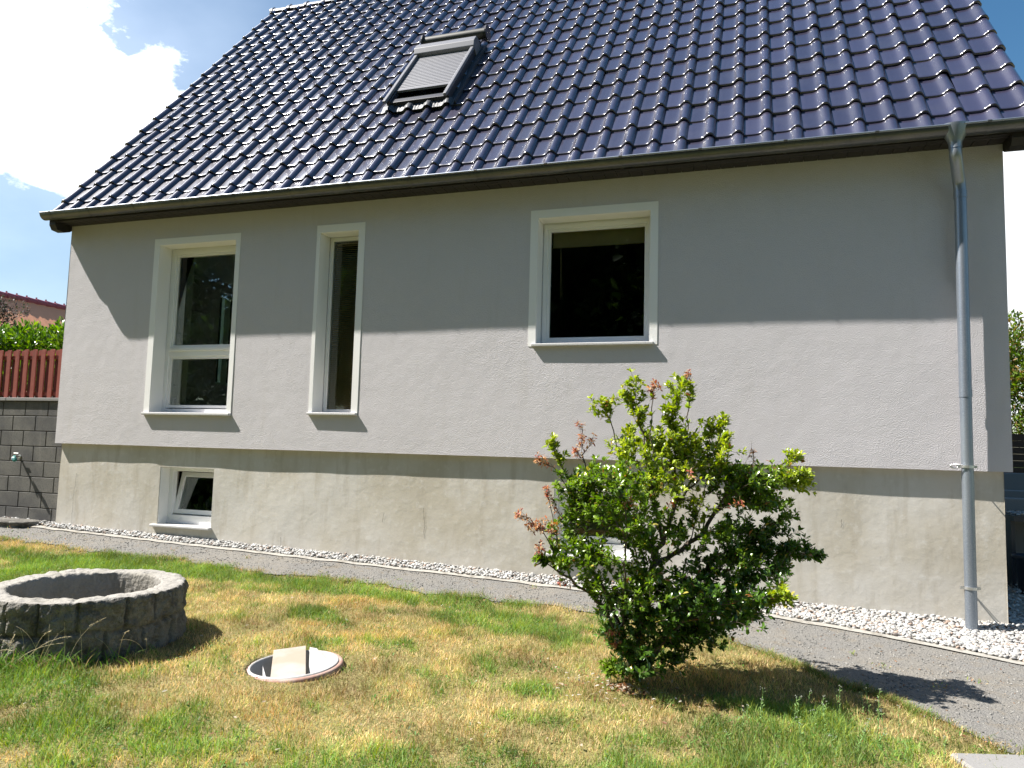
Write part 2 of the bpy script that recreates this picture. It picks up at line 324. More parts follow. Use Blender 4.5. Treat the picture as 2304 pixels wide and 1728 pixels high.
# ------------------------------------------------------------------ house
house = empty('house', (5.1, 0, -1.15))
tag(house, 'grey rendered house with dark blue glazed tile roof and concrete basement wall', 'house')
HX1 = 10.222; WT = 2.775; YB = 7.75; TH = R(51.25); Z0 = 3.11; CS, SNN = math.cos(TH), math.sin(TH)
def rp(x, t_, h): return (x, t_*CS-h*SNN, Z0+t_*SNN+h*CS)
OPEN = [(1.42, 2.53, .40, 2.415), (3.645, 4.135, .42, 2.42), (6.167, 7.295, 1.125, 2.402)]
BOPEN = [(1.596, 2.36, -.905, -.24), (6.38, 7.14, -.915, -.24)]
def holed(x0, x1, z0, z1, holes, y0, y1, res=None, wob=0, seed=5, yfn=None):
    """a slab in x,z with holes: front faces, reveals, back"""
    xc = sorted(set([x0, x1]+[h for o in holes for h in o[:2]])); zc = sorted(set([z0, z1]+[h for o in holes for h in o[2:]]))
    if res:
        def fill(c):
            o = []
            for a, b in zip(c[:-1], c[1:]):
                k = max(1, int(round((b-a)/res))); o += list(np.linspace(a, b, k+1)[:-1])
            return np.array(o+[c[-1]])
        xc, zc = fill(xc), fill(zc)
    xc = np.array(xc); zc = np.array(zc); X, Z = np.meshgrid(xc, zc)
    Y = np.full(X.shape, float(y0))
    if wob:
        s = SN(seed, 5.0); s2 = SN(seed+1, 1.6); P = np.c_[X.ravel(), Z.ravel()]; Y = Y+((s(P)*.35+s2(P)*.65)*wob).reshape(X.shape)
        for o in holes:
            near = (np.abs(X-np.clip(X, o[0], o[1])) < .02) & (np.abs(Z-np.clip(Z, o[2], o[3])) < .02); Y[near] = y0
    V = np.c_[X.ravel(), Y.ravel(), Z.ravel()]; nx, nz_ = len(xc), len(zc); F = []
    for j in range(nz_-1):
        for i in range(nx-1):
            cx, cz = (xc[i]+xc[i+1])/2, (zc[j]+zc[j+1])/2
            if any(o[0] < cx < o[1] and o[2] < cz < o[3] for o in holes): continue
            a = j*nx+i; F.append((a, a+1, a+1+nx, a+nx))
    V = [tuple(v) for v in V]; nF = len(F)
    def q(*p):
        b = len(V); V.extend(p); F.append((b, b+1, b+2, b+3))
    q((x0, y0, z0), (x0, y0, z1), (x0, y1, z1), (x0, y1, z0)); q((x1, y0, z0), (x1, y1, z0), (x1, y1, z1), (x1, y0, z1))
    q((x0, y0, z0), (x0, y1, z0), (x1, y1, z0), (x1, y0, z0)); q((x0, y0, z1), (x1, y0, z1), (x1, y1, z1), (x0, y1, z1))
    for o in holes:
        q((o[0], y0, o[2]), (o[0], y1, o[2]), (o[0], y1, o[3]), (o[0], y0, o[3])); q((o[1], y0, o[2]), (o[1], y0, o[3]), (o[1], y1, o[3]), (o[1], y1, o[2]))
        q((o[0], y0, o[2]), (o[1], y0, o[2]), (o[1], y1, o[2]), (o[0], y1, o[2])); q((o[0], y0, o[3]), (o[0], y1, o[3]), (o[1], y1, o[3]), (o[1], y0, o[3]))
    xb = sorted(set([x0, x1]+[h for o in holes for h in o[:2]])); zb = sorted(set([z0, z1]+[h for o in holes for h in o[2:]]))
    for a, b in zip(xb[:-1], xb[1:]):
        for c, d in zip(zb[:-1], zb[1:]):
            if any(o[0] < (a+b)/2 < o[1] and o[2] < (c+d)/2 < o[3] for o in holes): continue
            q((a, y1, c), (a, y1, d), (b, y1, d), (b, y1, c))
    me = bpy.data.meshes.new('w'); me.from_pydata(V, [], F); me.update()
    me.polygons.foreach_set('use_smooth', [k < nF for k in range(len(F))])
    return me
me = holed(0, HX1, 0, WT, OPEN, 0, .32, res=.12, wob=.0022, seed=21)
wall = link('wall', me, M_['stucco'], house)
wall['label'] = 'long front wall in grey rough plaster'
# hairline cracks in the basement render
m = MB()
for cx, z0, z1, sd_ in ((.33, -.36, -1.0, 3), (4.55, -.62, -.72, 4), (5.0, -.55, -.86, 5), (3.3, -.95, -1.1, 6), (8.95, -.45, -.52, 8)):
    q_ = random.Random(sd_); n_ = max(3, int(abs(z1-z0)/.03)); x = cx; pts = []
    for k in range(n_+1): pts.append((x, .0555, z0+(z1-z0)*k/n_)); x += q_.uniform(-.009, .007)
    for a_, b_ in zip(pts[:-1], pts[1:]): m.add([(a_[0]-.0012, .048, a_[2]), (a_[0]+.0012, .048, a_[2]), (b_[0]+.0012, .048, b_[2]), (b_[0]-.0012, .048, b_[2])], [(0, 1, 2, 3)])
crack_mb = m
# gables and back wall
gh = (2.43, 3.90, .95, 2.42)   # left gable window, widened out of sight to let sun light the room (y range, z range)
m = MB()
def gable(x0, x1, hole=None):
    def roofz(y): return Z0-.06+min(y, YB-y)*math.tan(TH)
    A = lambda y0, y1, z0, z1: m.box(x0, x1, y0, y1, z0, z1)
    if hole:
        y0, y1, z0, z1 = hole
        A(.3205, y0, 0, WT); A(y1, YB-.3205, 0, WT); A(y0, y1, 0, z0); A(y0, y1, z1, WT)
    else: A(.3205, YB-.3205, 0, WT)
    m.prism([(.0, WT+.0005), (YB, WT+.0005), (YB, roofz(YB)), (YB/2, roofz(YB/2)), (0, roofz(0))], 'x', x0, x1)
gable(0, .30, gh); gable(HX1-.30, HX1)
m.box(0, HX1, YB-.32, YB, 0, WT)
m.build('gable_wall', M_['stucco'], house)
me = holed(.045, HX1-.05, -1.75, -.001, BOPEN, .055, .36, res=.09, wob=.006, seed=31)
bwl = link('basement_wall', me, M_['plinth'], house); ck = crack_mb.build('cracks', M_['mortar'], bwl); ck['kind'] = 'stuff'
m = MB(); m.box(.045, .35, .3605, YB-.05, -1.75, -.001); m.box(HX1-.35, HX1-.05, .3605, YB-.05, -1.75, -.001); m.box(.351, HX1-.351, YB-.4, YB-.05, -1.75, -.001)
m.build('basement_side_wall', M_['plinth'], house)
m = MB(); m.box(3.17, HX1-.3005, .3205, YB-.3205, -.02, .10); m.box(3.17, HX1-.3005, .3205, YB-.3205, 2.56, 2.70)
m.box(5.2, 5.32, .3205, 4.3, .1005, 2.5595); m.box(3.171, HX1-.3005, 4.3005, 4.42, .1005, 2.5595)
m.build('interior_partition', M_['innerdark'], house)
m = MB(); m.box(.3005, 3.169, .3205, YB-.3205, -.02, .10); m.box(.3005, 3.169, .3205, YB-.3205, 2.56, 2.70); m.box(3.05, 3.169, .3205, 4.3, .1005, 2.5595); m.box(.3005, 3.169, 4.3005, 4.42, .1005, 2.5595)
m.build('interior_wall', M_['inner'], house)
# rough stone chimney breast seen in the room behind the tall window
m = MB()
for k in range(13):
    z = .101+k*.188
    for j in range(3):
        y = .90+j*.27+(.1 if k % 2 else 0)
        m.box(.305, .46+.02*math.sin(k*2.1+j), y+.006, y+.262, z, z+.176, bev=.012)
m.build('interior_stonework', M_['innerstone'], house)
# flue pipe + shelf in the same room
m = MB(); m.tube([(1.02, 1.0, .1), (1.02, 1.0, 2.55)], .02, 8); m.build('interior_pole', M_['pvc'], house)
# open casement seen in room, pale green
gw = MB()
y0, y1, z0, z1 = gh
for a in ((.10, .16, y0, y0+.05, z0, z1), (.10, .16, y1-.05, y1, z0, z1), (.10, .16, y0+.05, y1-.05, z0, z0+.05), (.10, .16, y0+.05, y1-.05, z1-.05, z1), (.09, .17, y0+.27, y0+.40, z0+.05, z1-.05)): gw.box(*a)
gwo = gw.build('gable_window', M_['mint'], house)
m = MB(); m.box(.128, .132, y0+.05, y1-.05, z0+.05, z1-.05); m.build('pane', M_['glass'], gwo)

# roof tiles ---------------------------------------------------------
PIT = .2537; T0 = -.15; TP = .358
prof = [(0, 0), (.004, .001), (.05, -.001), (.105, .000), (.128, .003), (.146, .010), (.160, .022), (.174, .034), (.190, .042), (.206, .044), (.222, .040), (.236, .029), (.247, .014), (.2525, .009), (.2538, -.004)]
pu = np.array([p[0] for p in prof]); ph = np.array([p[1] for p in prof])
rows = [(-.43, T0)]+[(T0+k*TP, T0+(k+1)*TP) for k in range(17)]; TR = T0+17*TP+.16; rows.append((T0+17*TP, TR))
Vt = []; Ft = []; tint = []; base = 0
g_ = np.random.default_rng(5)
def tilepatch(x0, pu, ph, ta, tb, dz, col, skew, flip=False):
    global base
    ln = TP; ts = [ta, ta, ta+.004, ta+.014, ta+.05, ta+.15, ta+.25, tb+.03]
    if tb-ta < .25: ts = [ta, ta, ta+.004, ta+.014, ta+.04, ta+.08, (ta+tb)/2, tb+.03]
    lift = [-.022, -.005, .0, .002, 0, 0, 0, 0]
    n = len(pu)
    for r_i, tt in enumerate(ts):
        fl = 1+.20*max(0, 1-(tt-ta)/.035)
        h = ph*fl*(1 if ph is not None else 1)+.021*(1-(tt-ta)/ln)+lift[r_i]+dz
        for k in range(n): Vt.append(rp(x0+pu[k]+skew*(tt-ta), tt, h[k]))
        tint.extend([col]*n)
    for r_i in range(len(ts)-1):
        for k in range(n-1):
            a = base+r_i*n+k; Ft.append((a, a+1, a+1+n, a+n))
    base += n*len(ts)
XL = .030
SKY = (3.90, 4.78, 1.35, 3.10)
for ri, (ta, tb) in enumerate(rows):
    for c in range(-1, 41):
        v = .80+.34*g_.random(); col = (.034*v, .031*v, .058*v)
        dz = g_.normal()*.0022; sk = g_.normal()*.009
        if c == -1:
            s = pu >= .139; p2 = pu[s]-.1538; h2 = ph[s].copy(); p2 = np.r_[p2[0]-.004, p2]; h2 = np.r_[-.07, h2]
            tilepatch(XL+.0, p2-.1+.1, h2, ta, tb, dz, col, 0) if False else tilepatch(XL-.0999, p2, h2, ta, tb, dz, col, 0)
        else:
            p2, h2 = pu, ph
            if c == 40: h2 = ph.copy(); h2[-1] = -.08
            tilepatch(XL+c*PIT, p2, h2, ta, tb, dz, col, sk)
me = npmesh('roof', np.array(Vt), np.array(Ft), True, attrs={'tint': np.array(tint)})
roof = link('roof', me, M_['tile'], house)
roof['label'] = 'steep roof of glazed dark blue pantiles'
# sarking slab under the tiles + rear slope
m = MB(); XA, XB = -.062, 10.42
pf = lambda t_, h: rp(0, t_, h)[1:]
apx = (YB/2, Z0+(YB/2)*math.tan(TH)-.03)
m.prism([pf(-.38, -.03), (YB/2, apx[1]), (YB/2, apx[1]-.16), pf(-.38, -.12)], 'x', XA, XB)
yb = lambda p: (YB-p[0], p[1])
m.prism([yb(pf(-.38, 0)), (YB/2, apx[1]+.02), (YB/2, apx[1]-.16), yb(pf(-.38, -.12))], 'x', XA, XB)
m.build('roof_underlay', M_['soffit'], house)
# ridge
m = MB(); ry, rz = YB/2-.01, Z0+TR*SNN+.035
k = 0; x = -.10
while x < 10.45:
    x1 = min(x+.36, 10.5)
    n_ = 12
    for (a, b, ra, rb) in ((x, x1, .098, .090), (x-.012, x+.035, .112, .110)):
        vs = []
        for (xx, rr) in ((a, ra), (b, rb)):
            for i in range(n_+1):
                an = math.pi*i/n_; vs.append((xx, ry-math.cos(an)*rr*1.15, rz-.04+math.sin(an)*rr))
        m.add(vs, [(i, i+1, i+2+n_, i+1+n_) for i in range(n_)], True)
        m.add(vs[:n_+1], [tuple(range(n_+1))]); m.add(vs[n_+1:], [tuple(range(n_+1))])
    m.box(x-.012, x+.02, ry-.02, ry+.02, rz+.055, rz+.10)
    x += .36
o = m.build('ridge_tiles', M_['tile'], roof)
at = o.data.attributes.new('tint', 'FLOAT_COLOR', 'POINT'); at.data.foreach_set('color', np.tile([.035, .036, .06, 1.0], len(o.data.vertices)))
# skylight ------------------------------------------------------------
sx0, sx1, st0, st1 = 3.99, 4.81, 1.33, 2.68
def rbox(mb, x0, x1, t0, t1, h0, h1, mi=0):
    vs = [rp(x, t_, h) for x in (x0, x1) for t_ in (t0, t1) for h in (h0, h1)]
    mb.add(vs, [(0, 1, 3, 2), (4, 6, 7, 5), (0, 4, 5, 1), (2, 3, 7, 6), (0, 2, 6, 4), (1, 5, 7, 3)], mi=mi)
m = MB()
rbox(m, sx0, sx0+.06, st0, st1, .0, .135); rbox(m, sx1-.06, sx1, st0, st1, .0, .135); rbox(m, sx0+.06, sx1-.06, st0, st0+.09, .0, .115); rbox(m, sx0+.06, sx1-.06, st0+.09, st1, .0, .045)
sk = m.build('skylight', M_['alud'], house, bevel=.006)
sk['label'] = 'roof window with lowered grey roller shutter'
m = MB(); rbox(m, sx0+.07, sx1-.07, st0+.10, st1-.05, .075, .082); m.build('pane', M_['glass'], sk)
m = MB()   # side rails + head box
rbox(m, sx0-.008, sx0+.036, st0-.07, st1-.10, .137, .178); rbox(m, sx1-.036, sx1+.008, st0-.07, st1-.10, .137, .178)
poly = [(st1-.12, .05), (st1-.12, .19), (st1-.05, .235), (st1+.06, .235), (st1+.11, .18), (st1+.11, .0)]
vs = [rp(x, a, b) for x in (sx0-.015, sx1+.015) for a, b in poly]; n_ = len(poly)
m.add(vs, [tuple(range(n_)), tuple(range(2*n_-1, n_-1, -1))]+[(i, i+n_, (i+1) % n_+n_, (i+1) % n_) for i in range(n_)])
m.build('shutter_housing', M_['alu'], sk, bevel=.008)
m = MB(); tt = st0+.30
while tt < st1-.13:
    vs = []
    for i, (dt, h) in enumerate(((0, .128), (.006, .137), (.022, .139), (.040, .137), (.045, .128))):
        vs += [rp(sx0+.03, tt+dt, h), rp(sx1-.03, tt+dt, h)]
    m.add(vs, [(2*i, 2*i+1, 2*i+3, 2*i+2) for i in range(4)]); tt += .046
rbox(m, sx0+.05, sx1-.05, st0+.265, st0+.30, .11, .138)
m.build('shutter_slats', M_['alu'], sk)
m = MB(); c0 = Vector(rp(sx0+.02, st1+.25, .18)); c1 = Vector(rp(sx1+.10, st1+.25, .18)); ux = (c1-c0).normalized()
m.tube([c0, c1], .070, 18)
m.tube([c0-ux*.014, c0+ux*.006], .10, 20, smooth=False, mi=1); m.tube([c1-ux*.006, c1+ux*.014], .10, 20, smooth=False, mi=1)
rbox(m, sx0+.05, sx0+.08, st1+.12, st1+.26, .0, .10, 1); rbox(m, sx1-.05, sx1-.02, st1+.12, st1+.26, .0, .10, 1)
m.build('shutter_roll', [M_['tubeg'], M_['alud']], sk)
m = MB()   # pleated flashing apron below, side gutters
nx = 64; vs = []; X0, X1 = sx0-.06, sx1+.07
for j, tq in enumerate((st0-.11, st0-.05, st0+.01)):
    for i in range(nx+1):
        x = X0+(X1-X0)*i/nx; ui = (x-XL) % PIT; h = np.interp(ui, pu, ph)*.95
        vs.append(rp(x, tq, h*(1 if j < 2 else .5)+.045+(.004*math.sin(x*150) if j else 0)+.012*j))
m.add(vs, [(j*(nx+1)+i, j*(nx+1)+i+1, (j+1)*(nx+1)+i+1, (j+1)*(nx+1)+i) for j in range(2) for i in range(nx)], True)
rbox(m, sx0-.07, sx0-.001, st0-.02, st1+.2, .0, .055); rbox(m, sx1+.001, sx1+.07, st0-.02, st1+.2, .0, .055)
m.build('flashing', M_['lead'], sk)
# gutter ----------------------------------------------------------------
m = MB(); gy, gzz, gr = -.285, 2.818, .074
def gsl(x): return gzz-.0012*x
def halfpipe(mb, x0, x1, r, th_=.003, smooth=True, a0=0, a1=180, nseg=16):
    for rr, fl in ((r, 1), (r-th_, -1)):
        vs = []
        for x in (x0, x1):
            for i in range(nseg+1):
                an = math.radians(a0+(a1-a0)*i/nseg); vs.append((x, gy-math.cos(an)*rr, gsl(x)-math.sin(an)*rr))
        mb.add(vs, [(i, i+1, i+2+nseg, i+1+nseg) for i in range(nseg)], smooth)
    return mb
GX0, GX1 = -.125, 10.60
segs = np.linspace(GX0, GX1, 40)
for a, b in zip(segs[:-1], segs[1:]): halfpipe(m, a, b, gr)
bead = MB(); bead.tube([(x, gy-gr, gsl(x)+.002) for x in segs], .010, 8)
for x in (GX0, GX1):
    vs = [(x, gy-math.cos(math.pi*i/16)*gr, gsl(x)-math.sin(math.pi*i/16)*gr) for i in range(17)]; m.add(vs, [tuple(range(17))])
    m.add([(x+.002, v[1], v[2]) for v in vs], [tuple(range(17))])
gut = m.build('gutter', M_['zinc'], house); bead.build('gutter_bead', M_['zincpipe'], gut); gut['label'] = 'half round zinc eaves gutter'  # bead gets the lighter pipe metal to imitate a bright rim highlight
for x in [.02, .62, 1.30, 2.00, 2.72, 3.44, 4.16, 4.88, 5.60, 6.32, 7.04, 7.76, 8.48, 9.20, 10.02, 10.35]:
    m = MB(); halfpipe(m, x, x+.030, gr+.0035, .004); m.tube([(x, gy-gr-.001, gsl(x)+.002), (x+.030, gy-gr-.001, gsl(x)+.002)], .0115, 8); m.build('gutter_bracket', M_['zinc'], gut)
# soffit and boxed eave ends
m = MB(); x = -.10
while x < 10.42:
    m.box(x+.0025, x+.1175, -.205, -.0005, 2.742, 2.758); x += .12
m.box(-.10, 10.42, -.205, -.0005, 2.7585, 2.775)
m.box(-.10, 10.42, -.232, -.2055, 2.735, 2.835)
for (a, b) in ((-.101, -.0015), (HX1+.0015, 10.421)):
    m.prism([(-.235, 2.78), (-.235, 2.70), (-.20, 2.645), (-.11, 2.635), (-.03, 2.66), (.03, 2.70), (.16, 2.86), (.16, 3.05), (.0, 2.95)], 'x', a, b)
    m.prism([(0.10, 2.83), (YB/2, Z0-.25+(YB/2)*math.tan(TH)), (YB/2, Z0-.12+(YB/2)*math.tan(TH)), (0.10, 3.05)], 'x', a, b)
m.build('soffit', M_['soffit'], house)
# downspout ----------------------------------------------------------------
m = MB(); px, pr = 9.876, .046
path = [(9.806, -.285, 2.68), (9.806, -.284, 2.60), (9.810, -.270, 2.56), (9.862, -.118, 2.42), (9.872, -.104, 2.38), (px, -.10, 2.30)]
sm = []
for i in range(len(path)-1):
    for k in range(4):
        q_ = k/4; sm.append(tuple(Vector(path[i]).lerp(Vector(path[i+1]), q_)))
sm.append(path[-1])
P3 = [Vector(p) for p in sm]
for _ in range(3): P3 = [P3[0]]+[(P3[i-1]+P3[i]*2+P3[i+1])/4 for i in range(1, len(P3)-1)]+[P3[-1]]
m.tube(P3, pr+.001, 20)
m.tube([(px, -.10, 2.31), (px, -.10, .62)], pr, 24, caps=False); m.tube([(px, -.10, .64), (px, -.10, -1.32)], pr-.002, 24)
m.tube([(px, -.10, 2.33), (px, -.10, 2.27)], pr+.004, 24); m.tube([(px, -.10, .66), (px, -.10, .60)], pr+.0025, 24)
# slightly different diameter collar at the elbow
ds = m.build('downspout', M_['zincpipe'], house); ds['label'] = 'galvanised rain pipe down to the pebbles'
m = MB(); vs = []; n_ = 20
for (z, a, b, yc) in ((2.825, .118, .094, -.285), (2.80, .113, .092, -.285), (2.70, .060, .058, -.285), (2.675, .049, .049, -.285), (2.63, .050, .050, -.285)):
    for i in range(n_): an = 2*math.pi*i/n_; vs.append((9.806+math.cos(an)*a, yc+math.sin(an)*b, z))
m.add(vs, [(j*n_+i, j*n_+(i+1) % n_, (j+1)*n_+(i+1) % n_, (j+1)*n_+i) for j in range(4) for i in range(n_)], True)
m.build('funnel', M_['zincpipe'], ds)
for z, hook in ((.035, 1), (-.93, 0)):
    m = MB(); m.tube([(px, -.10, z-.011), (px, -.10, z+.011)], pr+.006, 24, smooth=False)
    m.box(px-.075, px-.045, -.112, -.088, z-.011, z+.011); m.box(px+.045, px+.068, -.112, -.088, z-.011, z+.011)
    m.tube([(px, -.06, z), (px, .06, z)], .005, 8)
    if hook:
        m.tube([(px-.10+.028*math.cos(q), -.12+.0*q, z+.016*math.sin(q)) for q in np.linspace(0, 6.28, 13)], .006, 6)
        m.tube([(px-.045, -.15, z+.012), (px-.10, -.135, z+.018), (px-.13, -.115, z+.004), (px-.10, -.125, z-.014)], .006, 6)
    else: m.tube([(px+.062, -.10, z-.01), (px+.02, .05, z-.02)], .004, 6)
    m.build('pipe_clamp', M_['steel'], ds)
# windows --------------------------------------------------------------------
def ringbox(mb, x0, x1, z0, z1, wd, y0, y1, wb=None, wt=None):
    wb = wd if wb is None else wb; wt = wd if wt is None else wt
    mb.box(x0, x0+wd, y0, y1, z0, z1); mb.box(x1-wd, x1, y0, y1, z0, z1); mb.box(x0+wd, x1-wd, y0, y1, z0, z0+wb); mb.box(x0+wd, x1-wd, y0, y1, z1-wt, z1)
def surround(o, x0, x1, z1, bottom):
    ox0, ox1, oz0, oz1 = o; m = MB()
    y0, y1 = -.005, .195
    # face band and reveal lining, left right top
    m.box(x0, ox0+.004, y0, .012, bottom, z1); m.box(ox1-.004, x1, y0, .012, bottom, z1); m.box(ox0+.004, ox1-.004, y0, .012, oz1-.004, z1)
    m.box(ox0+.0005, ox0+.004, .012, y1, oz0, oz1); m.box(ox1-.004, ox1-.0005, .012, y1, oz0, oz1); m.box(ox0+.004, ox1-.004, .012, y1, oz1-.004, oz1-.0005)
    return m
WL = ['tall two-pane window at the left end of the wall', 'narrow slit window with brown slatted blind', 'square window high in the wall above the shrub']
# W1
def sash(mb, x0, x1, z0, z1, wd, y):   # profile: outer step, inner bead
    ringbox(mb, x0, x1, z0, z1, wd*.6, y, y+.05); ringbox(mb, x0+wd*.6, x1-wd*.6, z0+wd*.6, z1-wd*.6, wd*.4, y+.014, y+.05)
D = .195
def window(o, sur, label, nm='window'):
    x0, x1, z0, z1 = o
    m = MB(); return x0+.004, x1-.004, z0, z1-.004, m
# window 1
o = OPEN[0]; x0, x1, z0, z1, m = window(o, None, '')
ringbox(m, x0, x1, z0+.002, z1, .048, D, D+.07)
m.box(x0+.048, x1-.048, D+.004, D+.07, 1.085, 1.165)
sash(m, x0+.036, x1-.036, 1.150, z1-.030, .07, D-.012)
ringbox(m, x0+.05, x1-.05, .462, 1.088, .034, D+.016, D+.06)
w1 = m.build('window', M_['pvc'], house, bevel=.003); w1['label'] = WL[0]
m = MB(); m.box(x0+.09, x1-.09, D+.03, D+.034, 1.21, z1-.09); m.build('pane', M_['glass'], w1)
m = MB(); m.box(x0+.08, x1-.08, D+.036, D+.040, .49, 1.06); m.build('pane', M_['glass'], w1)
surround(o, 1.344, 2.588, 2.49, .396).build('window_surround', M_['trim'], w1)
m = MB(); m.box(1.344, 2.590, -.043, D+.004, .366, .3955); m.build('sill', M_['granite'], w1, bevel=.006)
# curtain edge behind the glass
m = MB(); vs = []
for i in range(25):
    x = 1.50+i*.006; y = .34+.012*math.sin(i*1.3); vs += [(x, y, .42), (x, y, 2.38)]
m.add(vs, [(2*i, 2*i+2, 2*i+3, 2*i+1) for i in range(24)], True); m.build('curtain', M_['curtain'], w1)
# window 2
o = OPEN[1]; x0, x1, z0, z1, m = window(o, None, '')
ringbox(m, x0, x1, z0+.002, z1, .042, D+.01, D+.07)
w2 = m.build('window', M_['pvc'], house, bevel=.003); w2['label'] = WL[1]
m = MB(); m.box(x0+.04, x1-.04, D+.03, D+.034, z0+.04, z1-.04); m.build('pane', M_['glass'], w2)
surround(o, 3.605, 4.209, 2.502, .416).build('window_surround', M_['trim'], w2)
m = MB(); m.box(3.605, 4.209, -.043, D+.014, .388, .4155); m.build('sill', M_['granite'], w2, bevel=.006)
m = MB(); z = z0+.06
while z < z1-.05:
    a = R(48); c, s = math.cos(a)*.0125, math.sin(a)*.0125; yc = D+.055
    m.add([(x0+.05, yc-c, z-s), (x1-.05, yc-c, z-s), (x1-.05, yc+c, z+s), (x0+.05, yc+c, z+s)], [(0, 1, 2, 3)]); z += .0225
m.tube([(x0+.12, D+.055, z0+.05), (x0+.12, D+.055, z1-.04)], .0015, 4); m.tube([(x1-.12, D+.055, z0+.05), (x1-.12, D+.055, z1-.04)], .0015, 4)
m.build('blind', M_['slat'], w2)
# window 3
o = OPEN[2]; x0, x1, z0, z1, m = window(o, None, '')
ringbox(m, x0, x1, z0+.002, z1, .042, D, D+.07); sash(m, x0+.012, x1-.012, z0+.018, z1-.022, .068, D-.014)
w3 = m.build('window', M_['pvc'], house, bevel=.003); w3['label'] = WL[2]
m = MB(); m.box(x0+.07, x1-.07, D+.03, D+.034, z0+.08, z1-.08); m.build('pane', M_['glass'], w3)
surround(o, 6.093, 7.366, 2.481, 1.098).build('window_surround', M_['trim'], w3)
m = MB(); m.box(6.135, 7.335, -.043, D+.004, 1.094, 1.1225); m.build('sill', M_['granite'], w3, bevel=.006)
m = MB(); m.box(x0+.08, x1-.08, D+.10, D+.105, 2.17, 2.34); m.tube([(x0+.08, D+.10, 2.17), (x1-.08, D+.10, 2.17)], .009, 8)
m.tube([(x0+.17, D+.09, 1.62), (x0+.165, D+.09, 2.17)], .002, 4); m.tube([(x0+.19, D+.09, 1.62), (x0+.165, D+.09, 2.17)], .002, 4)
m.build('blind', M_['slat'], w3)
# basement windows
for bi, o in enumerate(BOPEN):
    x0, x1, z0, z1 = o; yd = .205; m = MB()
    for a in ((x0+.0005, x0+.005, .062, yd, z0+.002, z1), (x1-.005, x1-.0005, .062, yd, z0+.002, z1), (x0+.005, x1-.005, .062, yd, z1-.005, z1-.0005)): m.box(*a, mi=1)
    ringbox(m, x0+.005, x1-.005, z0+.002, z1-.005, .05, yd, yd+.07, wb=.10, wt=.045)
    m.box(x0+.16, x0+.18, yd-.0015, yd+.001, z0+.05, z0+.055); m.box(x1-.18, x1-.16, yd-.0015, yd+.001, z0+.05, z0+.055)
    bw = m.build('basement_window', [M_['pvc'], M_['trim']], house, bevel=.002)
    bw['label'] = ['small basement window with its sash tilted open inwards', 'small basement window half hidden by the shrub'][bi]
    ang = R(13) if bi == 0 else 0; zb = z0+.105; yb_ = yd+.055
    T = Matrix.Translation((0, yb_, zb)) @ Matrix.Rotation(-ang, 4, 'X') @ Matrix.Translation((0, -yb_, -zb))
    m = MB(); a0, a1, c0_, c1_ = x0+.056, x1-.056, z0+.108, z1-.056; wd = .055
    for q in ((a0, a0+wd, c0_, c1_), (a1-wd, a1, c0_, c1_), (a0+wd, a1-wd, c0_, c0_+wd), (a0+wd, a1-wd, c1_-wd, c1_)):
        m.box(q[0], q[1], yb_-.025, yb_+.035, q[2], q[3], mat=T)
    sh = m.build('sash', M_['pvc'], bw, bevel=.003)
    m = MB(); m.box(a0+wd, a1-wd, yb_, yb_+.004, c0_+wd, c1_-wd, mat=T); m.build('pane', M_['glass'], bw)
    m = MB(); m.box(x0-.07, x1+.012, .008, yd+.004, z0-.028, z0+.0015); m.build('sill', M_['granite'], bw, bevel=.008)
m = MB(); m.box(.36, HX1-.36, 1.6, 1.7, -1.7, -.03); m.build('basement_partition', M_['innerdark'], house)

# ------------------------------------------------------------------ retaining wall with fence, left
bwall = empty('retaining_wall', (-3, .2, -1.0)); tag(bwall, 'retaining wall of anthracite concrete blocks left of the house', 'wall')
m = MB(); BY = .12; bh, bl = .193, .388
for r in range(9):
    z = -1.21+r*bh; x = -.012-(.10 if r % 2 else .29)
    m.box(x+.004, -.012, BY+.0, BY+.16, z+.004, z+bh-.004, bev=.005)
    while x > -7:
        j = random.uniform(-.0015, .0015)
        m.box(x-bl+.004, x-.004, BY+j, BY+.16, z+.004, z+bh-.004, bev=.005); x -= bl
m.build('blocks', M_['block'], bwall)
m = MB(); m.box(-7.2, -.014, BY+.012, BY+.17, -1.3, .525); m.build('joints', M_['mortar'], bwall)
m = MB(); x = -.013
while x > -7: m.box(x-.995, x, BY-.028, BY+.24, .5275, .568, bev=.004); x -= 1.0
m.build('coping', M_['coping'], bwall)
fence = empty('picket_fence', (-3, .3, .57)); tag(fence, 'red brown double row picket fence on the block wall', 'fence')
def picket(xc, yc, z0, z1, wd=.066, th_=.02):
    m = MB(); pts = []
    n_ = 8; pts = [(xc-wd/2, z0), (xc+wd/2, z0)]
    for i in range(n_+1): an = math.pi*i/n_; pts.append((xc+math.cos(an)*wd/2, z1-.014+math.sin(an)*.014))
    m.prism(pts, 'y', yc-th_/2, yc+th_/2); return m
FY = BY+.10
for i in range(24):
    xc = -.085-i*.150
    picket(xc, FY-.03, .575, 1.205+random.uniform(-.004, .004)).build('picket', M_['redwood'], fence)
    picket(xc+.018, FY+.034, .575, 1.20+random.uniform(-.004, .004), .058).build('picket', M_['redwood'], fence)
for z in (.60, 1.075):
    m = MB(); m.box(-6.8, -.02, FY-.0195, FY+.0235, z, z+.05); m.build('rail', M_['redwood'], fence)
m = MB(); m.box(-14, -.35, BY+.17, 16, -1.2, .50)
tag(m.build('raised_garden', M_['soil'], None), kind='structure')
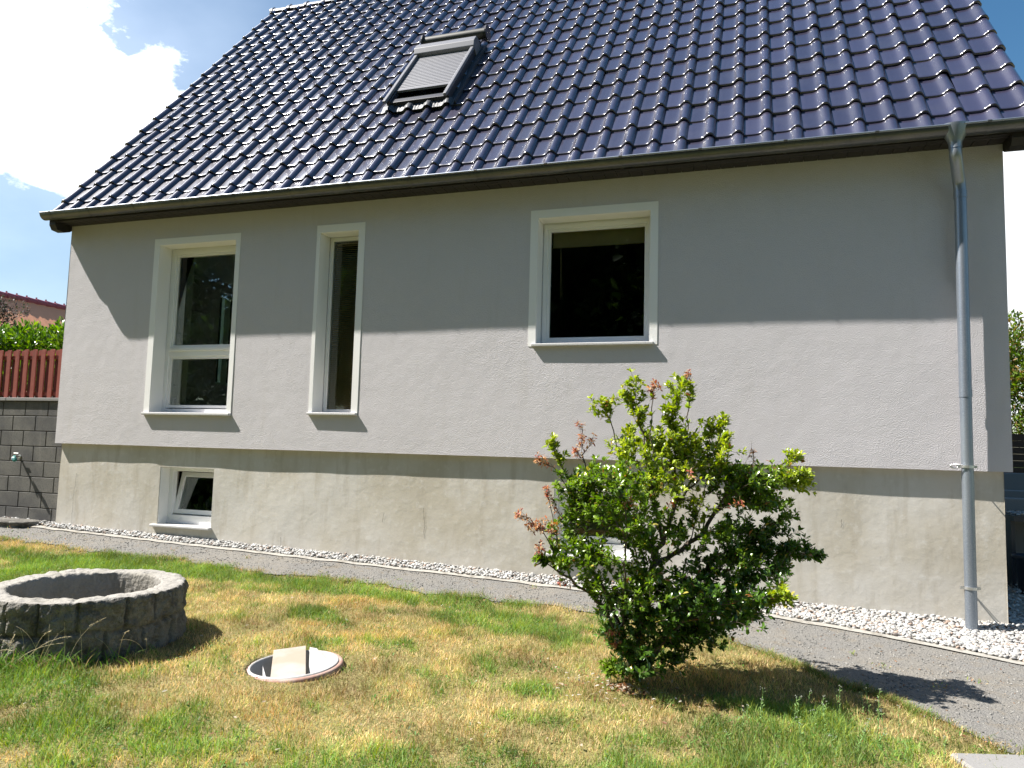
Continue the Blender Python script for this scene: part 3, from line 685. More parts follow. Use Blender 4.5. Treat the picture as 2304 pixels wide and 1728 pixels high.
# tap
tap = empty('garden_tap', (-.72, .1, -.18)); tag(tap, 'garden tap with teal hose connector on the block wall', 'tap')
m = MB(); m.tube([(-.72, BY+.02, -.185), (-.72, BY-.075, -.185)], .012, 10); m.tube([(-.72, BY-.05, -.185), (-.72, BY-.05, -.15)], .008, 8)
m.tube([(-.76, BY-.05, -.148), (-.68, BY-.05, -.148)], .008, 8); m.tube([(-.72, BY-.075, -.185), (-.715, BY-.10, -.20), (-.71, BY-.105, -.225)], .010, 10)
m.tube([(-.72, BY+.0, -.185), (-.72, BY-.006, -.185)], .025, 14); m.build('tap_body', M_['steel'], tap)
m = MB(); m.tube([(-.70, BY-.085, -.19), (-.665, BY-.12, -.20), (-.64, BY-.13, -.215)], .02, 12); m.tube([(-.64, BY-.13, -.215), (-.625, BY-.135, -.235)], .025, 12); m.build('hose_connector', M_['teal'], tap)
# stone slab near the wall foot, kerb slab lower right
def rock(name, c, s, seed, mat_, yawd=0):
    import bmesh
    bm = bmesh.new(); bmesh.ops.create_cube(bm, size=2); bmesh.ops.subdivide_edges(bm, edges=bm.edges, cuts=9, use_grid_fill=True)
    V = np.array([v.co[:] for v in bm.verts]); rr = (np.abs(V)**6).sum(1)**(1/6); V = V/rr[:, None]
    n1 = SN(seed, 3, dim=3)(V); n2 = SN(seed+1, 9, dim=3)(V); V = V*(1+.07*n1+.03*n2)[:, None]*np.array(s)
    a = R(yawd); V = np.c_[V[:, 0]*math.cos(a)-V[:, 1]*math.sin(a), V[:, 0]*math.sin(a)+V[:, 1]*math.cos(a), V[:, 2]]
    for v, p in zip(bm.verts, V): v.co = p
    me = bpy.data.meshes.new(name); bm.to_mesh(me); bm.free()
    for p in me.polygons: p.use_smooth = True
    o = bpy.data.objects.new(name, me); me.materials.append(mat_); COL.objects.link(o); o.location = c; return o
tag(rock('stone_slab', (-.62, -.10, float(gz(-.6, -.1))+.025), (.42, .15, .05), 4, M_['oldstone'], 4), 'flat grey stone slab at the foot of the block wall', 'stone')
m = MB(); m.box(-.55, .55, -.12, .12, -.05, .0, bev=.012); o = m.build('paving_slab', M_['coping']); o.location = (9.70, -2.64, float(gz(9.6, -2.6))+.035); o.rotation_euler = (0, 0, R(18)); tag(o, 'broken pale concrete slab at the edge of the gravel path, upper of two', 'slab', 'slabs by the gravel path')
m = MB(); m.box(-.5, .6, -.18, .18, -.05, .0, bev=.012); o = m.build('paving_slab', M_['coping']); o.location = (9.75, -3.02, float(gz(9.6, -3))+.03); o.rotation_euler = (0, 0, R(16)); tag(o, 'pale concrete slab at the bottom right corner, lower of two', 'slab', 'slabs by the gravel path')

# ------------------------------------------------------------------ stone well ring
WX, WY, WO, WI = 3.944, -3.02, .615, .452
WZ = float(gz(WX, WY))
well = empty('stone_ring', (WX, WY, WZ)); tag(well, 'low round ring of weathered stone and concrete in the lawn', 'well ring')
na = 420
prof2 = [(WO, z, 0) for z in np.linspace(-.12, .335, 26)]+[(WO+(WI-WO)*q, .357, 1) for q in np.linspace(.04, .96, 12)]+[(WI, z, 2) for z in np.linspace(.335, -.35, 22)]
A = np.linspace(0, 2*math.pi, na, endpoint=False); V = []
P = np.array([[ (p[0])*math.cos(a), p[0]*math.sin(a), p[1]] for p in prof2 for a in A])
side = np.repeat([p[2] for p in prof2], na); ang = np.tile(A, len(prof2)); zz = P[:, 2]
n1 = SN(41, 9, 20, 3)(P); n2 = SN(42, 32, 20, 3)(P); n3 = SN(43, 85, 20, 3)(P)
disp = .005*n1+.004*n2+.003*n3
jo = np.zeros(len(P))
course = np.where(zz > .16, 0, 1)
for ci, (cnt, ph0) in enumerate(((17, .1), (14, .35))):
    jj = (ang*cnt/(2*math.pi)+ph0+.12*np.sin(ang*5+ci)) % 1; dd = np.minimum(jj, 1-jj)*2*math.pi/cnt*WO
    jo = np.maximum(jo, np.where((course == ci) & (side == 0), np.exp(-(dd/.0085)**2), 0))
jo = np.maximum(jo, np.where(side == 0, np.exp(-((zz-.16-.012*np.sin(ang*6))/.009)**2), 0))
rad = np.hypot(P[:, 0], P[:, 1]); bid = np.floor(ang*17/(2*math.pi)+.1+.12*np.sin(ang*5))
bo = np.sin(bid*12.9898)*.5
dr = np.where(side == 0, disp*1.6-jo*.036+bo*.010, np.where(side == 2, -disp*.8, 0))
crk = SN(47, 22)(np.c_[np.cos(ang), np.sin(ang)]); 
dz = np.where(side == 1, disp*.9+.006*bo-.012*np.clip(crk-.9, 0, 1), np.where(zz > .3, bo*.005, 0))
edge = np.exp(-((rad-WO)/.02)**2)+np.exp(-((rad-WI)/.02)**2); dz -= np.where(side == 1, edge*(.003+.007*np.clip(n2, 0, 2)), 0)
lean = 0
V = P.copy(); V[:, 0] += np.cos(ang)*dr; V[:, 1] += np.sin(ang)*dr; V[:, 2] += dz
nr = len(prof2); i = (np.arange(na)[None, :]+np.arange(nr-1)[:, None]*na); j = (np.roll(np.arange(na), -1)[None, :]+np.arange(nr-1)[:, None]*na)
F = np.c_[i.ravel(), j.ravel(), (j+na).ravel(), (i+na).ravel()]
o = link('ring_wall', npmesh('ring_wall', V, F, True, matidx=(side[F[:, 0]] > 0).astype(int)), [M_['oldstone'], M_['ringtop']], None); o.parent = well; o.location = (0, 0, 0)
X_, Y_ = np.meshgrid(np.linspace(-.47, .47, 30), np.linspace(-.47, .47, 30)); Zf = -.30+.02*SN(5, 8)(np.c_[X_.ravel(), Y_.ravel()])
i = (np.arange(29)[None, :]+np.arange(29)[:, None]*30).ravel()
o = link('ring_floor', npmesh('f', np.c_[X_.ravel(), Y_.ravel(), Zf], np.c_[i, i+1, i+31, i+30], True), M_['soil'], None); o.parent = well; o.location = (0, 0, 0)
tag(rock('stone_block', (WX-.42, WY-.60, WZ+.08), (.16, .12, .15), 14, M_['oldstone'], 35), 'rough broken stone block leaning on the front left of the stone ring', 'stone')

# ------------------------------------------------------------------ open shaft with boards in the lawn
SX, SY = 5.525, -2.915; SZ = float(gz(SX, SY))+.0; SR = .30
shaft = empty('drain_shaft', (SX, SY, SZ)); tag(shaft, 'open round shaft with pink rim sunk in the lawn', 'shaft')
shaft.rotation_euler = (R(2.5), R(-2.5), 0)
def lathe(prof, n_=72, mi=0):
    vs = [(r*math.cos(2*math.pi*k/n_), r*math.sin(2*math.pi*k/n_), z) for r, z in prof for k in range(n_)]
    return vs, [(j*n_+k, j*n_+(k+1) % n_, (j+1)*n_+(k+1) % n_, (j+1)*n_+k) for j in range(len(prof)-1) for k in range(n_)]
def part(mb, name, mt, par, bevel=0):
    o = mb.build(name, mt, None, bevel); o.parent = par; o.location = (0, 0, 0); return o
m = MB(); m.add(*lathe([(SR-.006, -.08), (SR, -.012), (SR-.002, .006), (SR-.010, .014), (SR-.024, .014), (SR-.032, .008)]), smooth=True); part(m, 'rim', M_['pinkrim'], shaft)
m = MB(); m.add(*lathe([(SR-.028, .010), (SR-.032, .020), (SR-.040, .022), (SR-.046, .012), (SR-.075, -.10), (SR-.085, -.17), (.02, -.175)]), smooth=True); part(m, 'shaft_wall', M_['shaft'], shaft)
def board(name, pts, th_, mt, label, cat):   # pts quad in local coordinates
    p = [Vector(q) for q in pts]; nn = (p[1]-p[0]).cross(p[2]-p[0]).normalized()*th_
    m = MB(); k = len(p); m.add(p+[q+nn for q in p], [tuple(range(k)), tuple(range(2*k-1, k-1, -1))]+[(i, i+k, (i+1) % k+k, (i+1) % k) for i in range(k)])
    o = m.build(name, mt, None, .002); o.location = (SX, SY, SZ+.01); o.rotation_euler = (R(2.5), R(-2.5), 0); tag(o, label, cat, 'boards lying in the open shaft'); return o
def lc(q, t_, z): return (.835*q-.55*t_, .55*q+.835*t_, z)
board('wooden_board', [lc(-.130, -.212, -.012), lc(.070, -.235, -.012), lc(.070, .26, .026), lc(-.130, .235, .026)], .014, M_['cream'], 'wide cream board lying across the open shaft', 'board')
board('wooden_board', [lc(.085, -.20, -.06), lc(.225, -.06, -.02), lc(.14, .21, .02), lc(.095, .22, .03)], .010, M_['shaft'], 'greyish white wedge board at the right side inside the open shaft', 'board')
board('wooden_board', [lc(-.175, -.16, -.04), lc(-.145, -.175, -.04), lc(-.18, -.05, .03)], .006, M_['shaft'], 'thin pointed white splinter at the left side of the open shaft', 'board')

# ------------------------------------------------------------------ pebbles
def ico(sub):
    import bmesh
    bm = bmesh.new(); bmesh.ops.create_icosphere(bm, subdivisions=sub, radius=1)
    V = np.array([v.co[:] for v in bm.verts]); F = np.array([[v.index for v in f.verts] for f in bm.faces]); bm.free(); return V, F
IV, IF = ico(2)
def pebbles(name, XY, Z, size, seed, mat_, cols):
    g = np.random.default_rng(seed); n = len(XY); VV = []; CC = []
    variants = []
    for k in range(14):
        s = SN(seed+k, 1.4, dim=3); variants.append(IV*(1+.16*s(IV))[:, None])
    k = g.integers(0, 14, n); V = np.array(variants)[k]
    sc = size*g.uniform(.6, 1.35, n)[:, None, None]*np.stack([g.uniform(.9, 1.4, n), g.uniform(.7, 1.0, n), g.uniform(.42, .75, n)], 1)[:, None, :]
    V = V*sc; a = g.uniform(0, 6.28, n); b = g.normal(0, .35, n); ca, sa, cb, sb = np.cos(a), np.sin(a), np.cos(b), np.sin(b)
    x, y, z = V[..., 0], V[..., 1], V[..., 2]; x, z = x*cb[:, None]-z*sb[:, None], x*sb[:, None]+z*cb[:, None]
    x, y = x*ca[:, None]-y*sa[:, None], x*sa[:, None]+y*ca[:, None]
    V = np.stack([x+XY[:, 0][:, None], y+XY[:, 1][:, None], z+Z[:, None]], -1).reshape(-1, 3)
    F = (IF[None]+(np.arange(n)*len(IV))[:, None, None]).reshape(-1, 3)
    c = np.array(cols)[g.choice(len(cols), n, p=[.50, .26, .13, .07, .04])]*g.uniform(.85, 1.1, n)[:, None]
    return link(name, npmesh(name, V, F, True, attrs={'col': np.repeat(c, len(IV), 0)}), mat_)
pc = [(.42, .415, .40), (.34, .325, .30), (.25, .245, .24), (.32, .24, .19), (.14, .12, .11)]
XY = []
for _ in range(34000):
    x = random.uniform(-.9, 11.3); ky = float(kerb_y(x))+.02; y = random.uniform(ky, .075 if 0 < x < HX1 else .6)
    if random.random() < (.075-ky)/.95*1.15+.0: XY.append((x, y))
for _ in range(900): XY.append((random.uniform(10.2, 11.4), random.uniform(0, 2.6)))
XY = np.array(XY); pr_ = (kerb_y(XY[:, 0])+.10 < XY[:, 1]); zz = gz(XY[:, 0], XY[:, 1])+.016+np.random.default_rng(3).uniform(0, .016, len(XY))+np.clip(XY[:, 1]+.06, 0, .12)*.22
tag(pebbles('white_pebbles', XY, zz, .0150, 60, M_['pebble'], pc), 'strip of white pebbles along the foot of the house', 'pebbles', kind='stuff')
# loose chippings on the path
g = np.random.default_rng(9); XY = np.c_[g.uniform(-2, 11.5, 30000), g.uniform(-3.2, 0, 30000)]
XY = XY[(XY[:, 1] < kerb_y(XY[:, 0])-.05) & (XY[:, 1] > edge_y(XY[:, 0])-.08)]
tag(pebbles('path_chippings', XY, gz(XY[:, 0], XY[:, 1])+.011, .0055, 80, M_['pebble'], [(.17, .165, .155), (.22, .215, .20), (.12, .118, .11), (.30, .29, .27), (.18, .12, .08)]), 'loose grey chippings lying on the gravel path', 'gravel', kind='stuff')

# ------------------------------------------------------------------ grass
def blades(name, P, h, wd, lean, col, seed, curve=.5, seg=2):
    g = np.random.default_rng(seed); n = len(P); a = g.uniform(0, 6.28, n); la = g.uniform(0, 6.28, n)
    sx, sy = np.cos(a)*wd/2, np.sin(a)*wd/2; lx, ly = np.cos(la)*lean*h, np.sin(la)*lean*h
    V = np.zeros((n, 2*seg+1, 3))
    for s in range(seg+1):
        q = s/seg; k = (1-q)**.6 if s < seg else 0
        cx = P[:, 0]+lx*q**(1+curve); cy = P[:, 1]+ly*q**(1+curve); cz = P[:, 2]+h*q*(1-.35*q*lean)
        if s < seg:
            V[:, 2*s] = np.c_[cx-sx*k, cy-sy*k, cz]; V[:, 2*s+1] = np.c_[cx+sx*k, cy+sy*k, cz]
        else: V[:, 2*seg] = np.c_[cx, cy, cz]
    b = np.arange(n)*(2*seg+1); Fs = []
    for s in range(seg-1):
        Fs.append(np.c_[b+2*s, b+2*s+1, b+2*s+3]); Fs.append(np.c_[b+2*s, b+2*s+3, b+2*s+2])
    Fs.append(np.c_[b+2*seg-2, b+2*seg-1, b+2*seg])
    return link(name, npmesh(name, V.reshape(-1, 3), np.vstack(Fs), False, attrs={'col': np.repeat(col, 2*seg+1, 0)}), M_['grass'])
def in_view(P, m_=.3):
    d = P-np.array(CAM); k = d @ np.array(_f); u = d @ np.array(r_)/k; v = d @ np.array(u_)/k
    return (k > 0) & (np.abs(u) < .6935+m_) & (v > -.52-m_*.7)
# green patches (x, y, rx, ry, strength), elsewhere dry straw
BL = [(4.9, -1.75, .38, .22, 1.0), (5.15, -1.9, .25, .15, .8), (6.3, -1.35, .95, .28, .75), (6.9, -1.55, .5, .35, .6), (1.6, -1.15, 2.0, .35, .95), (3.2, -1.0, 1.5, .28, .8), (5.2, -.9, 1.8, .16, .6), (2.3, -1.9, 1.0, .55, .7),
      (7.2, -4.3, .9, .5, 1.0), (8.3, -3.4, .55, .5, 1.1), (8.6, -2.7, .5, .4, .9), (6.4, -4.4, .8, .35, .55), (5.3, -4.2, .6, .3, .6), (4.7, -3.9, .7, .3, .45), (3.85, -3.75, .45, .18, 1.2), (7.9, -3.9, .5, .5, 1.0), (4.3, -4.7, 1.2, .3, .4), (8.2, -2.3, .6, .3, .5), (5.8, -3.85, .4, .15, .5), (4.4, -4.4, 1.3, .5, .35), (7.0, -4.5, 1.8, .45, .35), (3.0, -2.4, 1.0, .8, .3)]
def green(P):
    x, y = P[:, 0], P[:, 1]; s = np.zeros(len(P))
    for bx, by, rx, ry, k in BL: s += k*np.exp(-((x-bx)/rx)**2-((y-by)/ry)**2)
    return s+.05+.22*SN(70, 2.6)(P[:, :2])+.24*SN(71, 9)(P[:, :2])+.16*SN(72, 28)(P[:, :2])
def not_in(P):
    k = np.hypot(P[:, 0]-WX, P[:, 1]-WY) > .60; k &= np.hypot(P[:, 0]-SX, P[:, 1]-SY) > SR+.0
    return k
def scatter(n, seed, x0=-3.5, x1=11, y0=-6.2, y1=-.4, near=True):
    g = np.random.default_rng(seed); P = np.c_[g.uniform(x0, x1, n), g.uniform(y0, y1, n)]
    P = P[(P[:, 1] < edge_y(P[:, 0])+.035+.055*g.normal(size=len(P))) & not_in(P)]
    P = np.c_[P, gz(P[:, 0], P[:, 1])-.003]; P = P[in_view(P)]
    return P
def gcol(P, g, bright=1.0):
    gr = green(P); n = len(P)
    t = np.clip((gr-.32+.22*g.normal(size=n))/.38, 0, 1)[:, None]
    straw = np.array([.66, .475, .255])*g.uniform(.65, 1.3, n)[:, None]*np.array([1, 1, 1]); olive = np.array([.36, .35, .12]); grn = np.array([.165, .265, .065])*g.uniform(.7, 1.3, n)[:, None]
    rust = np.array([.30, .17, .06])
    straw = np.where((g.random(n) < .12)[:, None], rust, straw); straw = np.where((g.random(n) < .42)[:, None], olive*g.uniform(.8, 1.3, n)[:, None], straw)
    yel = np.array([.25, .30, .04])*g.uniform(.8, 1.2, n)[:, None]
    grn = np.where((g.random(n) < .35)[:, None], yel, grn)
    lum = (1+.20*SN(81, 6)(P[:, :2])+.16*SN(82, 22)(P[:, :2]))[:, None]; warm = np.clip(SN(83, 4)(P[:, :2])-.2, 0, 1)[:, None]
    straw = straw*(1-warm*np.array([.06, .13, .22]))
    return np.clip((straw*(1-t)+grn*t)*bright*np.clip(lum, .5, 1.5), 0, 1), t[:, 0]
P = scatter(620000, 100); g = np.random.default_rng(1); c, t = gcol(P, g)
hh = g.uniform(.020, .050, len(P))*np.clip(1+.28*SN(85, 12)(P[:, :2]), .65, 1.6)*(1+.8*t*np.clip(green(P), 0, 1.2)); 
tag(blades('lawn_grass', P, hh, g.uniform(.0026, .0048, len(P)), g.uniform(.1, 1.0, len(P)), c, 5), 'short half dried lawn grass, straw coloured with green patches', 'grass', kind='stuff')
# longer fresh green blades in patches, by the ring and the frame foot
P = scatter(130000, 101); P = P[(green(P) > .62) | (SN(86, 16)(P[:, :2]) > 1.55)]; g = np.random.default_rng(2)
c = np.array([.125, .24, .05])*g.uniform(.65, 1.5, len(P))[:, None]; c[g.random(len(P)) < .2] *= np.array([2.0, 1.25, 1.2])
tag(blades('green_grass_tufts', P, g.uniform(.03, .075, len(P)), g.uniform(.003, .006, len(P)), g.uniform(.3, 1.3, len(P)), c, 6, seg=3), 'longer fresh green grass tufts growing in patches in the lawn', 'grass', kind='stuff')
g = np.random.default_rng(77); n = 20000; x = np.r_[g.uniform(-1.5, 10.0, n), g.uniform(8, 10.2, 9000)]; n = len(x); cl = np.clip(SN(78, 7)(np.c_[x, x*0])+.7, .15, 2); x = x[g.random(n) < cl/2]; n = len(x); y = edge_y(x)-.015+.032*g.normal(size=n)
P = np.c_[x, y, gz(x, y)]; P = P[in_view(P)]; n = len(P); c = np.array([.13, .20, .035])*g.uniform(.6, 1.5, n)[:, None]; c[g.random(n) < .35] = (.40, .31, .14)
tag(blades('edge_grass', P, g.uniform(.025, .07, n), g.uniform(.003, .005, n), g.uniform(.3, 1.4, n), c, 8, seg=3), 'ragged grass fringe hanging over the edge of the gravel path', 'grass', kind='stuff')
# tall grass and seed stalks round the ring
g = np.random.default_rng(4); n = 1500; a = g.normal(-1.75, .62, n); rr = WO+.02+np.abs(g.normal(0, .09, n))
P = np.c_[WX+np.cos(a)*rr, WY+np.sin(a)*rr]; P = np.c_[P, gz(P[:, 0], P[:, 1])]; c = np.array([.10, .19, .03])*g.uniform(.6, 1.7, n)[:, None]; c[::6] = (.3, .24, .12)
tag(blades('tall_grass', P, g.uniform(.05, .17, n)*(1+.3*(g.random(n) < .1)), g.uniform(.004, .008, n), g.uniform(.3, 1.1, n), c, 7, seg=4), 'tall green grass growing against the front of the stone ring', 'grass', kind='stuff')
m = MB(); 
for k in range(26):
    a = g.normal(-1.5, .55); rr = WO+.03+abs(g.normal(0, .06)); x, y = WX+math.cos(a)*rr, WY+math.sin(a)*rr; z = float(gz(x, y)); H = g.uniform(.18, .40); dx, dy = g.normal(0, .16)+.06, g.normal(0, .10)
    pts = [(x+dx*q**1.7, y+dy*q**1.7-.02*q, z+H*(q-.25*q*q*q)) for q in np.linspace(0, 1, 8)]
    m.tube(pts, [.0013*(1.2-.6*q) for q in np.linspace(0, 1, 8)], 4, caps=False)
    if k % 2 == 0:
        e = Vector(pts[-1]); d = (e-Vector(pts[-2])).normalized()
        for q in range(14):
            b_ = e-d*(.006*q); s = Vector((g.normal(), g.normal(), g.normal()+.5)).normalized(); m.tube([b_, b_+s*.010+d*.008], [.0016, .0004], 3, caps=False)
o = m.build('grass_stalks', mat('straw', (.50, .42, .26), .7, .2)); tag(o, 'thin straw coloured seed stalks bending in front of the stone ring', 'grass stalks', kind='stuff')
# broadleaf weeds / yarrow rosettes + stalks lower right
def leafcloud(name, C, D, Nn, ln, wd, col, mat_, seed, fold=.25):
    """C centres, D direction (unit) of leaf axis, Nn approx normal"""
    n = len(C); S = np.cross(D, Nn); S /= np.linalg.norm(S, axis=1)[:, None]+1e-9; U = np.cross(S, D)
    ln = ln[:, None]; wd = wd[:, None]
    p = [C, C+D*ln*.35+S*wd*.42+U*wd*fold*.6, C+D*ln*.72+S*wd*.46+U*wd*fold*.5, C+D*ln-U*wd*.15, C+D*ln*.72-S*wd*.46+U*wd*fold*.5, C+D*ln*.35-S*wd*.42+U*wd*fold*.6, C+D*ln*.38, C+D*ln*.74]
    V = np.stack(p, 1).reshape(-1, 3); b = (np.arange(n)*8)[:, None]
    F = np.vstack([b+np.array([[0, 1, 6]]), b+np.array([[0, 6, 5]]), b+np.array([[1, 2, 7]]), b+np.array([[1, 7, 6]]), b+np.array([[5, 6, 7]]), b+np.array([[5, 7, 4]]), b+np.array([[2, 3, 7]]), b+np.array([[4, 7, 3]])])
    return npmesh(name, V, F, True, attrs={'col': np.repeat(col, 8, 0)})
def unit(a): return a/(np.linalg.norm(a, axis=1)[:, None]+1e-9)
g = np.random.default_rng(14); P = scatter(60000, 102); P = P[(green(P) > .55) | (SN(87, 11)(P[:, :2]) > 1.1)]; n = len(P)
D_ = unit(np.c_[g.normal(size=n), g.normal(size=n), g.uniform(.1, .9, n)]); Nn = unit(np.c_[g.normal(0, .3, n), g.normal(0, .3, n), np.ones(n)])
c = np.array([.08, .17, .03])*g.uniform(.7, 1.4, n)[:, None]; c[g.random(n) < .1] = (.12, .17, .09)
me = leafcloud('weeds', P+np.c_[np.zeros((n, 2)), g.uniform(.005, .03, n)], D_, Nn, g.uniform(.012, .03, n), g.uniform(.005, .011, n), c, None, 3)
tag(link('lawn_weeds', me, M_['leafm']), 'small clover and yarrow leaves scattered through the lawn', 'weeds', kind='stuff')
# fallen leaves under the shrub and scattered
g = np.random.default_rng(15); n = 260; a = g.uniform(0, 6.28, n); rr = np.abs(g.normal(0, .3, n)); P = np.c_[7.50+np.cos(a)*rr*1.0, -2.46+np.sin(a)*rr*.55]
n2_ = 260; P = np.vstack([P, np.c_[g.uniform(4.5, 10.4, n2_), g.uniform(-4.5, -.6, n2_)]]); n = len(P); P = np.c_[P, gz(P[:, 0], P[:, 1])+g.uniform(.012, .035, n)]; P = P[not_in(P)]; n = len(P)
D_ = unit(np.c_[g.normal(size=n), g.normal(size=n), g.normal(0, .25, n)]); Nn = unit(np.c_[g.normal(0, .4, n), g.normal(0, .4, n), np.ones(n)])
cs = np.array([(.40, .32, .24), (.28, .14, .07), (.45, .42, .36), (.18, .08, .04)])[g.integers(0, 4, n)]
tag(link('leaf_litter', leafcloud('l', P, D_, Nn, g.uniform(.018, .035, n), g.uniform(.009, .016, n), cs, None, 3), M_['leafm']), 'dry fallen leaves under the shrub and on the lawn', 'leaf litter', kind='stuff')
# flowering weed stalks at the lower right lawn edge, dry edge grass
m = MB(); fl = MB()
for k in range(34):
    x = g.uniform(8.1, 9.2); y = -2.6-1.2*(x-8.6)*-.2+g.normal(0, .25); z = float(gz(x, y)); H = g.uniform(.07, .19); dx, dy = g.normal(0, .02, 2)
    pts = [(x+dx*q, y+dy*q, z+H*q) for q in (0, .4, .8, 1)]; m.tube(pts, .0014, 4, caps=False)
    for q in range(9):
        zq = z+H*(.15+.09*q); an = q*2.4; d = Vector((math.cos(an), math.sin(an), .5))*.016; p = Vector((x+dx*.1*q, y+dy*.1*q, zq)); s = Vector((-math.sin(an), math.cos(an), 0))*.003
        m.add([p-s, p+s, p+d+s*.6, p+d-s*.6], [(0, 1, 2, 3)])
    for q in range(4):
        p = Vector(pts[-1])+Vector((g.normal(0, .006), g.normal(0, .006), g.normal(0, .004))); fl.box(p.x-.0018, p.x+.0018, p.y-.0018, p.y+.0018, p.z-.0015, p.z+.0015)
m.v += []; b0 = len(m.v); m.add(fl.v, fl.f, mi=1)
o = m.build('flowering_weeds', [mat('weed_stem', (.16, .26, .08), .6, .3), mat('weed_flower', (.36, .38, .30), .7, .2)]); tag(o, 'thin upright weeds with tiny pale flowers beside the shrub shadow', 'weeds', kind='stuff')
# small weeds on the path and at the kerb
g = np.random.default_rng(16); Cs = []
for (x, y, k, s) in [(9.05, -1.25, 22, .03), (9.35, -1.55, 30, .035), (9.62, -1.3, 20, .03), (3.2, -.35, 25, .03), (2.3, -.42, 12, .02), (6.3, -.30, 16, .02), (9.9, -2.35, 60, .10), (9.4, -2.5, 60, .12), (8.9, -1.0, 14, .02), (5.0, -.5, 14, .03), (.3, -.45, 60, .25), (-.3, -.2, 60, .2), (4.2, -.55, 14, .02), (9.8, -2.9, 60, .15)]:
    for _ in range(k): Cs.append((x+g.normal(0, s), y+g.normal(0, s), g.uniform(.01, .035)))
P = np.array(Cs); P[:, 2] += gz(P[:, 0], P[:, 1]); n = len(P); D_ = unit(np.c_[g.normal(size=n), g.normal(size=n), g.uniform(.3, 1.4, n)]); Nn = unit(np.c_[g.normal(0, .3, n), g.normal(0, .3, n), np.ones(n)])
c = np.array([(.13, .22, .05), (.20, .24, .05), (.42, .22, .10), (.45, .36, .2)])[g.integers(0, 4, n)]
tag(link('path_weeds', leafcloud('pw', P, D_, Nn, g.uniform(.012, .03, n), g.uniform(.004, .009, n), c, None, 4), M_['leafm']), 'tiny green and rusty weeds growing through the gravel path', 'weeds', kind='stuff')

# ------------------------------------------------------------------ shrub
SB = Vector((7.56, -2.24, float(gz(7.56, -2.24)))); SRt = np.array([.950, .312, 0]); SFw = np.array([-.312, .950, 0]); PX = .00142
shrub = empty('shrub', SB); tag(shrub, 'tall loose evergreen shrub with browned tips on the lawn before the house', 'shrub')
def sp(X, Y, d): return np.array([0, 0, 0])+SRt*(X-705)*PX+SFw*d+np.array([0, 0, (1490-Y)*PX])
limbs = [ [(690,1490,0),(610,1330,-.05),(550,1190,-.10),(470,1100,-.15),(380,1040,-.2),(310,990,-.22),(255,940,-.25),(215,900,-.3)],
 [(690,1490,0),(630,1300,.02),(560,1130,.05),(480,1000,.05),(420,900,.05),(415,780,.05),(400,700,.05),(360,600,.03),(310,500,.0),(290,440,0)],
 [(700,1490,0),(700,1300,0),(720,1120,.05),(760,1000,.05),(800,900,.05),(840,820,.08),(870,720,.1),(870,600,.1),(855,450,.1),(845,300,.08),(870,170,.05)],
 [(760,1000,.05),(860,945,.1),(940,900,.15),(1000,850,.15),(1060,760,.15),(1120,680,.1),(1200,610,.05),(1290,560,0),(1380,480,-.05)],
 [(1000,850,.15),(1120,820,.2),(1240,840,.25),(1380,900,.25),(1480,930,.25),(1570,955,.25)],
 [(700,1490,0),(760,1330,-.1),(860,1200,-.2),(980,1110,-.3),(1100,1080,-.35),(1220,1060,-.35)],
 [(700,1490,0),(800,1360,.1),(930,1280,.2),(1080,1220,.3),(1200,1210,.35),(1330,1150,.35)],
 [(630,1300,.02),(600,1100,-.2),(600,900,-.3),(590,760,-.35),(560,620,-.35)],
 [(720,1120,.05),(700,950,.25),(660,780,.35),(640,560,.3),(600,400,.25),(540,270,.2)],
 [(800,900,.05),(760,700,.0),(720,520,0),(690,380,0),(650,160,0)],
 [(870,720,.1),(920,560,.2),(935,400,.2),(942,250,.2),(945,110,.2)],
 [(870,720,.1),(960,600,.0),(1020,480,.0),(1060,370,0)],
 [(940,900,.15),(1010,760,.3),(1060,620,.35),(1100,500,.3),(1140,420,.3)],
 [(1120,680,.1),(1250,640,.15),(1380,620,.2),(1500,600,.2)],
 [(1060,760,.15),(1150,560,.0),(1180,500,0),(1195,430,0)],
 [(480,1000,.05),(470,820,.1),(460,600,.1),(440,470,.1),(420,350,.1)],
 [(310,990,-.22),(290,880,-.22),(230,820,-.22),(150,760,-.22)],
 [(400,700,.05),(330,600,-.05),(270,550,-.1),(220,515,-.1)],
 [(310,990,-.22),(320,860,-.1),(300,740,-.1),(265,640,-.1)],
 [(740,700,0),(740,450,-.05),(735,300,-.05),(745,200,-.05)]]
nodes = []; par = []
def addn(p, pa): nodes.append(np.array(p)); par.append(pa); return len(nodes)-1
root = addn(sp(700, 1500, 0), -1)
g = np.random.default_rng(23)
for li, lb in enumerate(limbs):
    pts = [sp(*q) for q in lb]
    st = min(range(len(nodes)), key=lambda i: np.linalg.norm(nodes[i]-pts[0])); prev = st
    for a_, b_ in zip(pts[:-1], pts[1:]):
        k = max(1, int(np.linalg.norm(b_-a_)/.05))
        for q in range(1, k+1):
            p = a_+(b_-a_)*q/k+g.normal(0, .006, 3); prev = addn(p, prev)
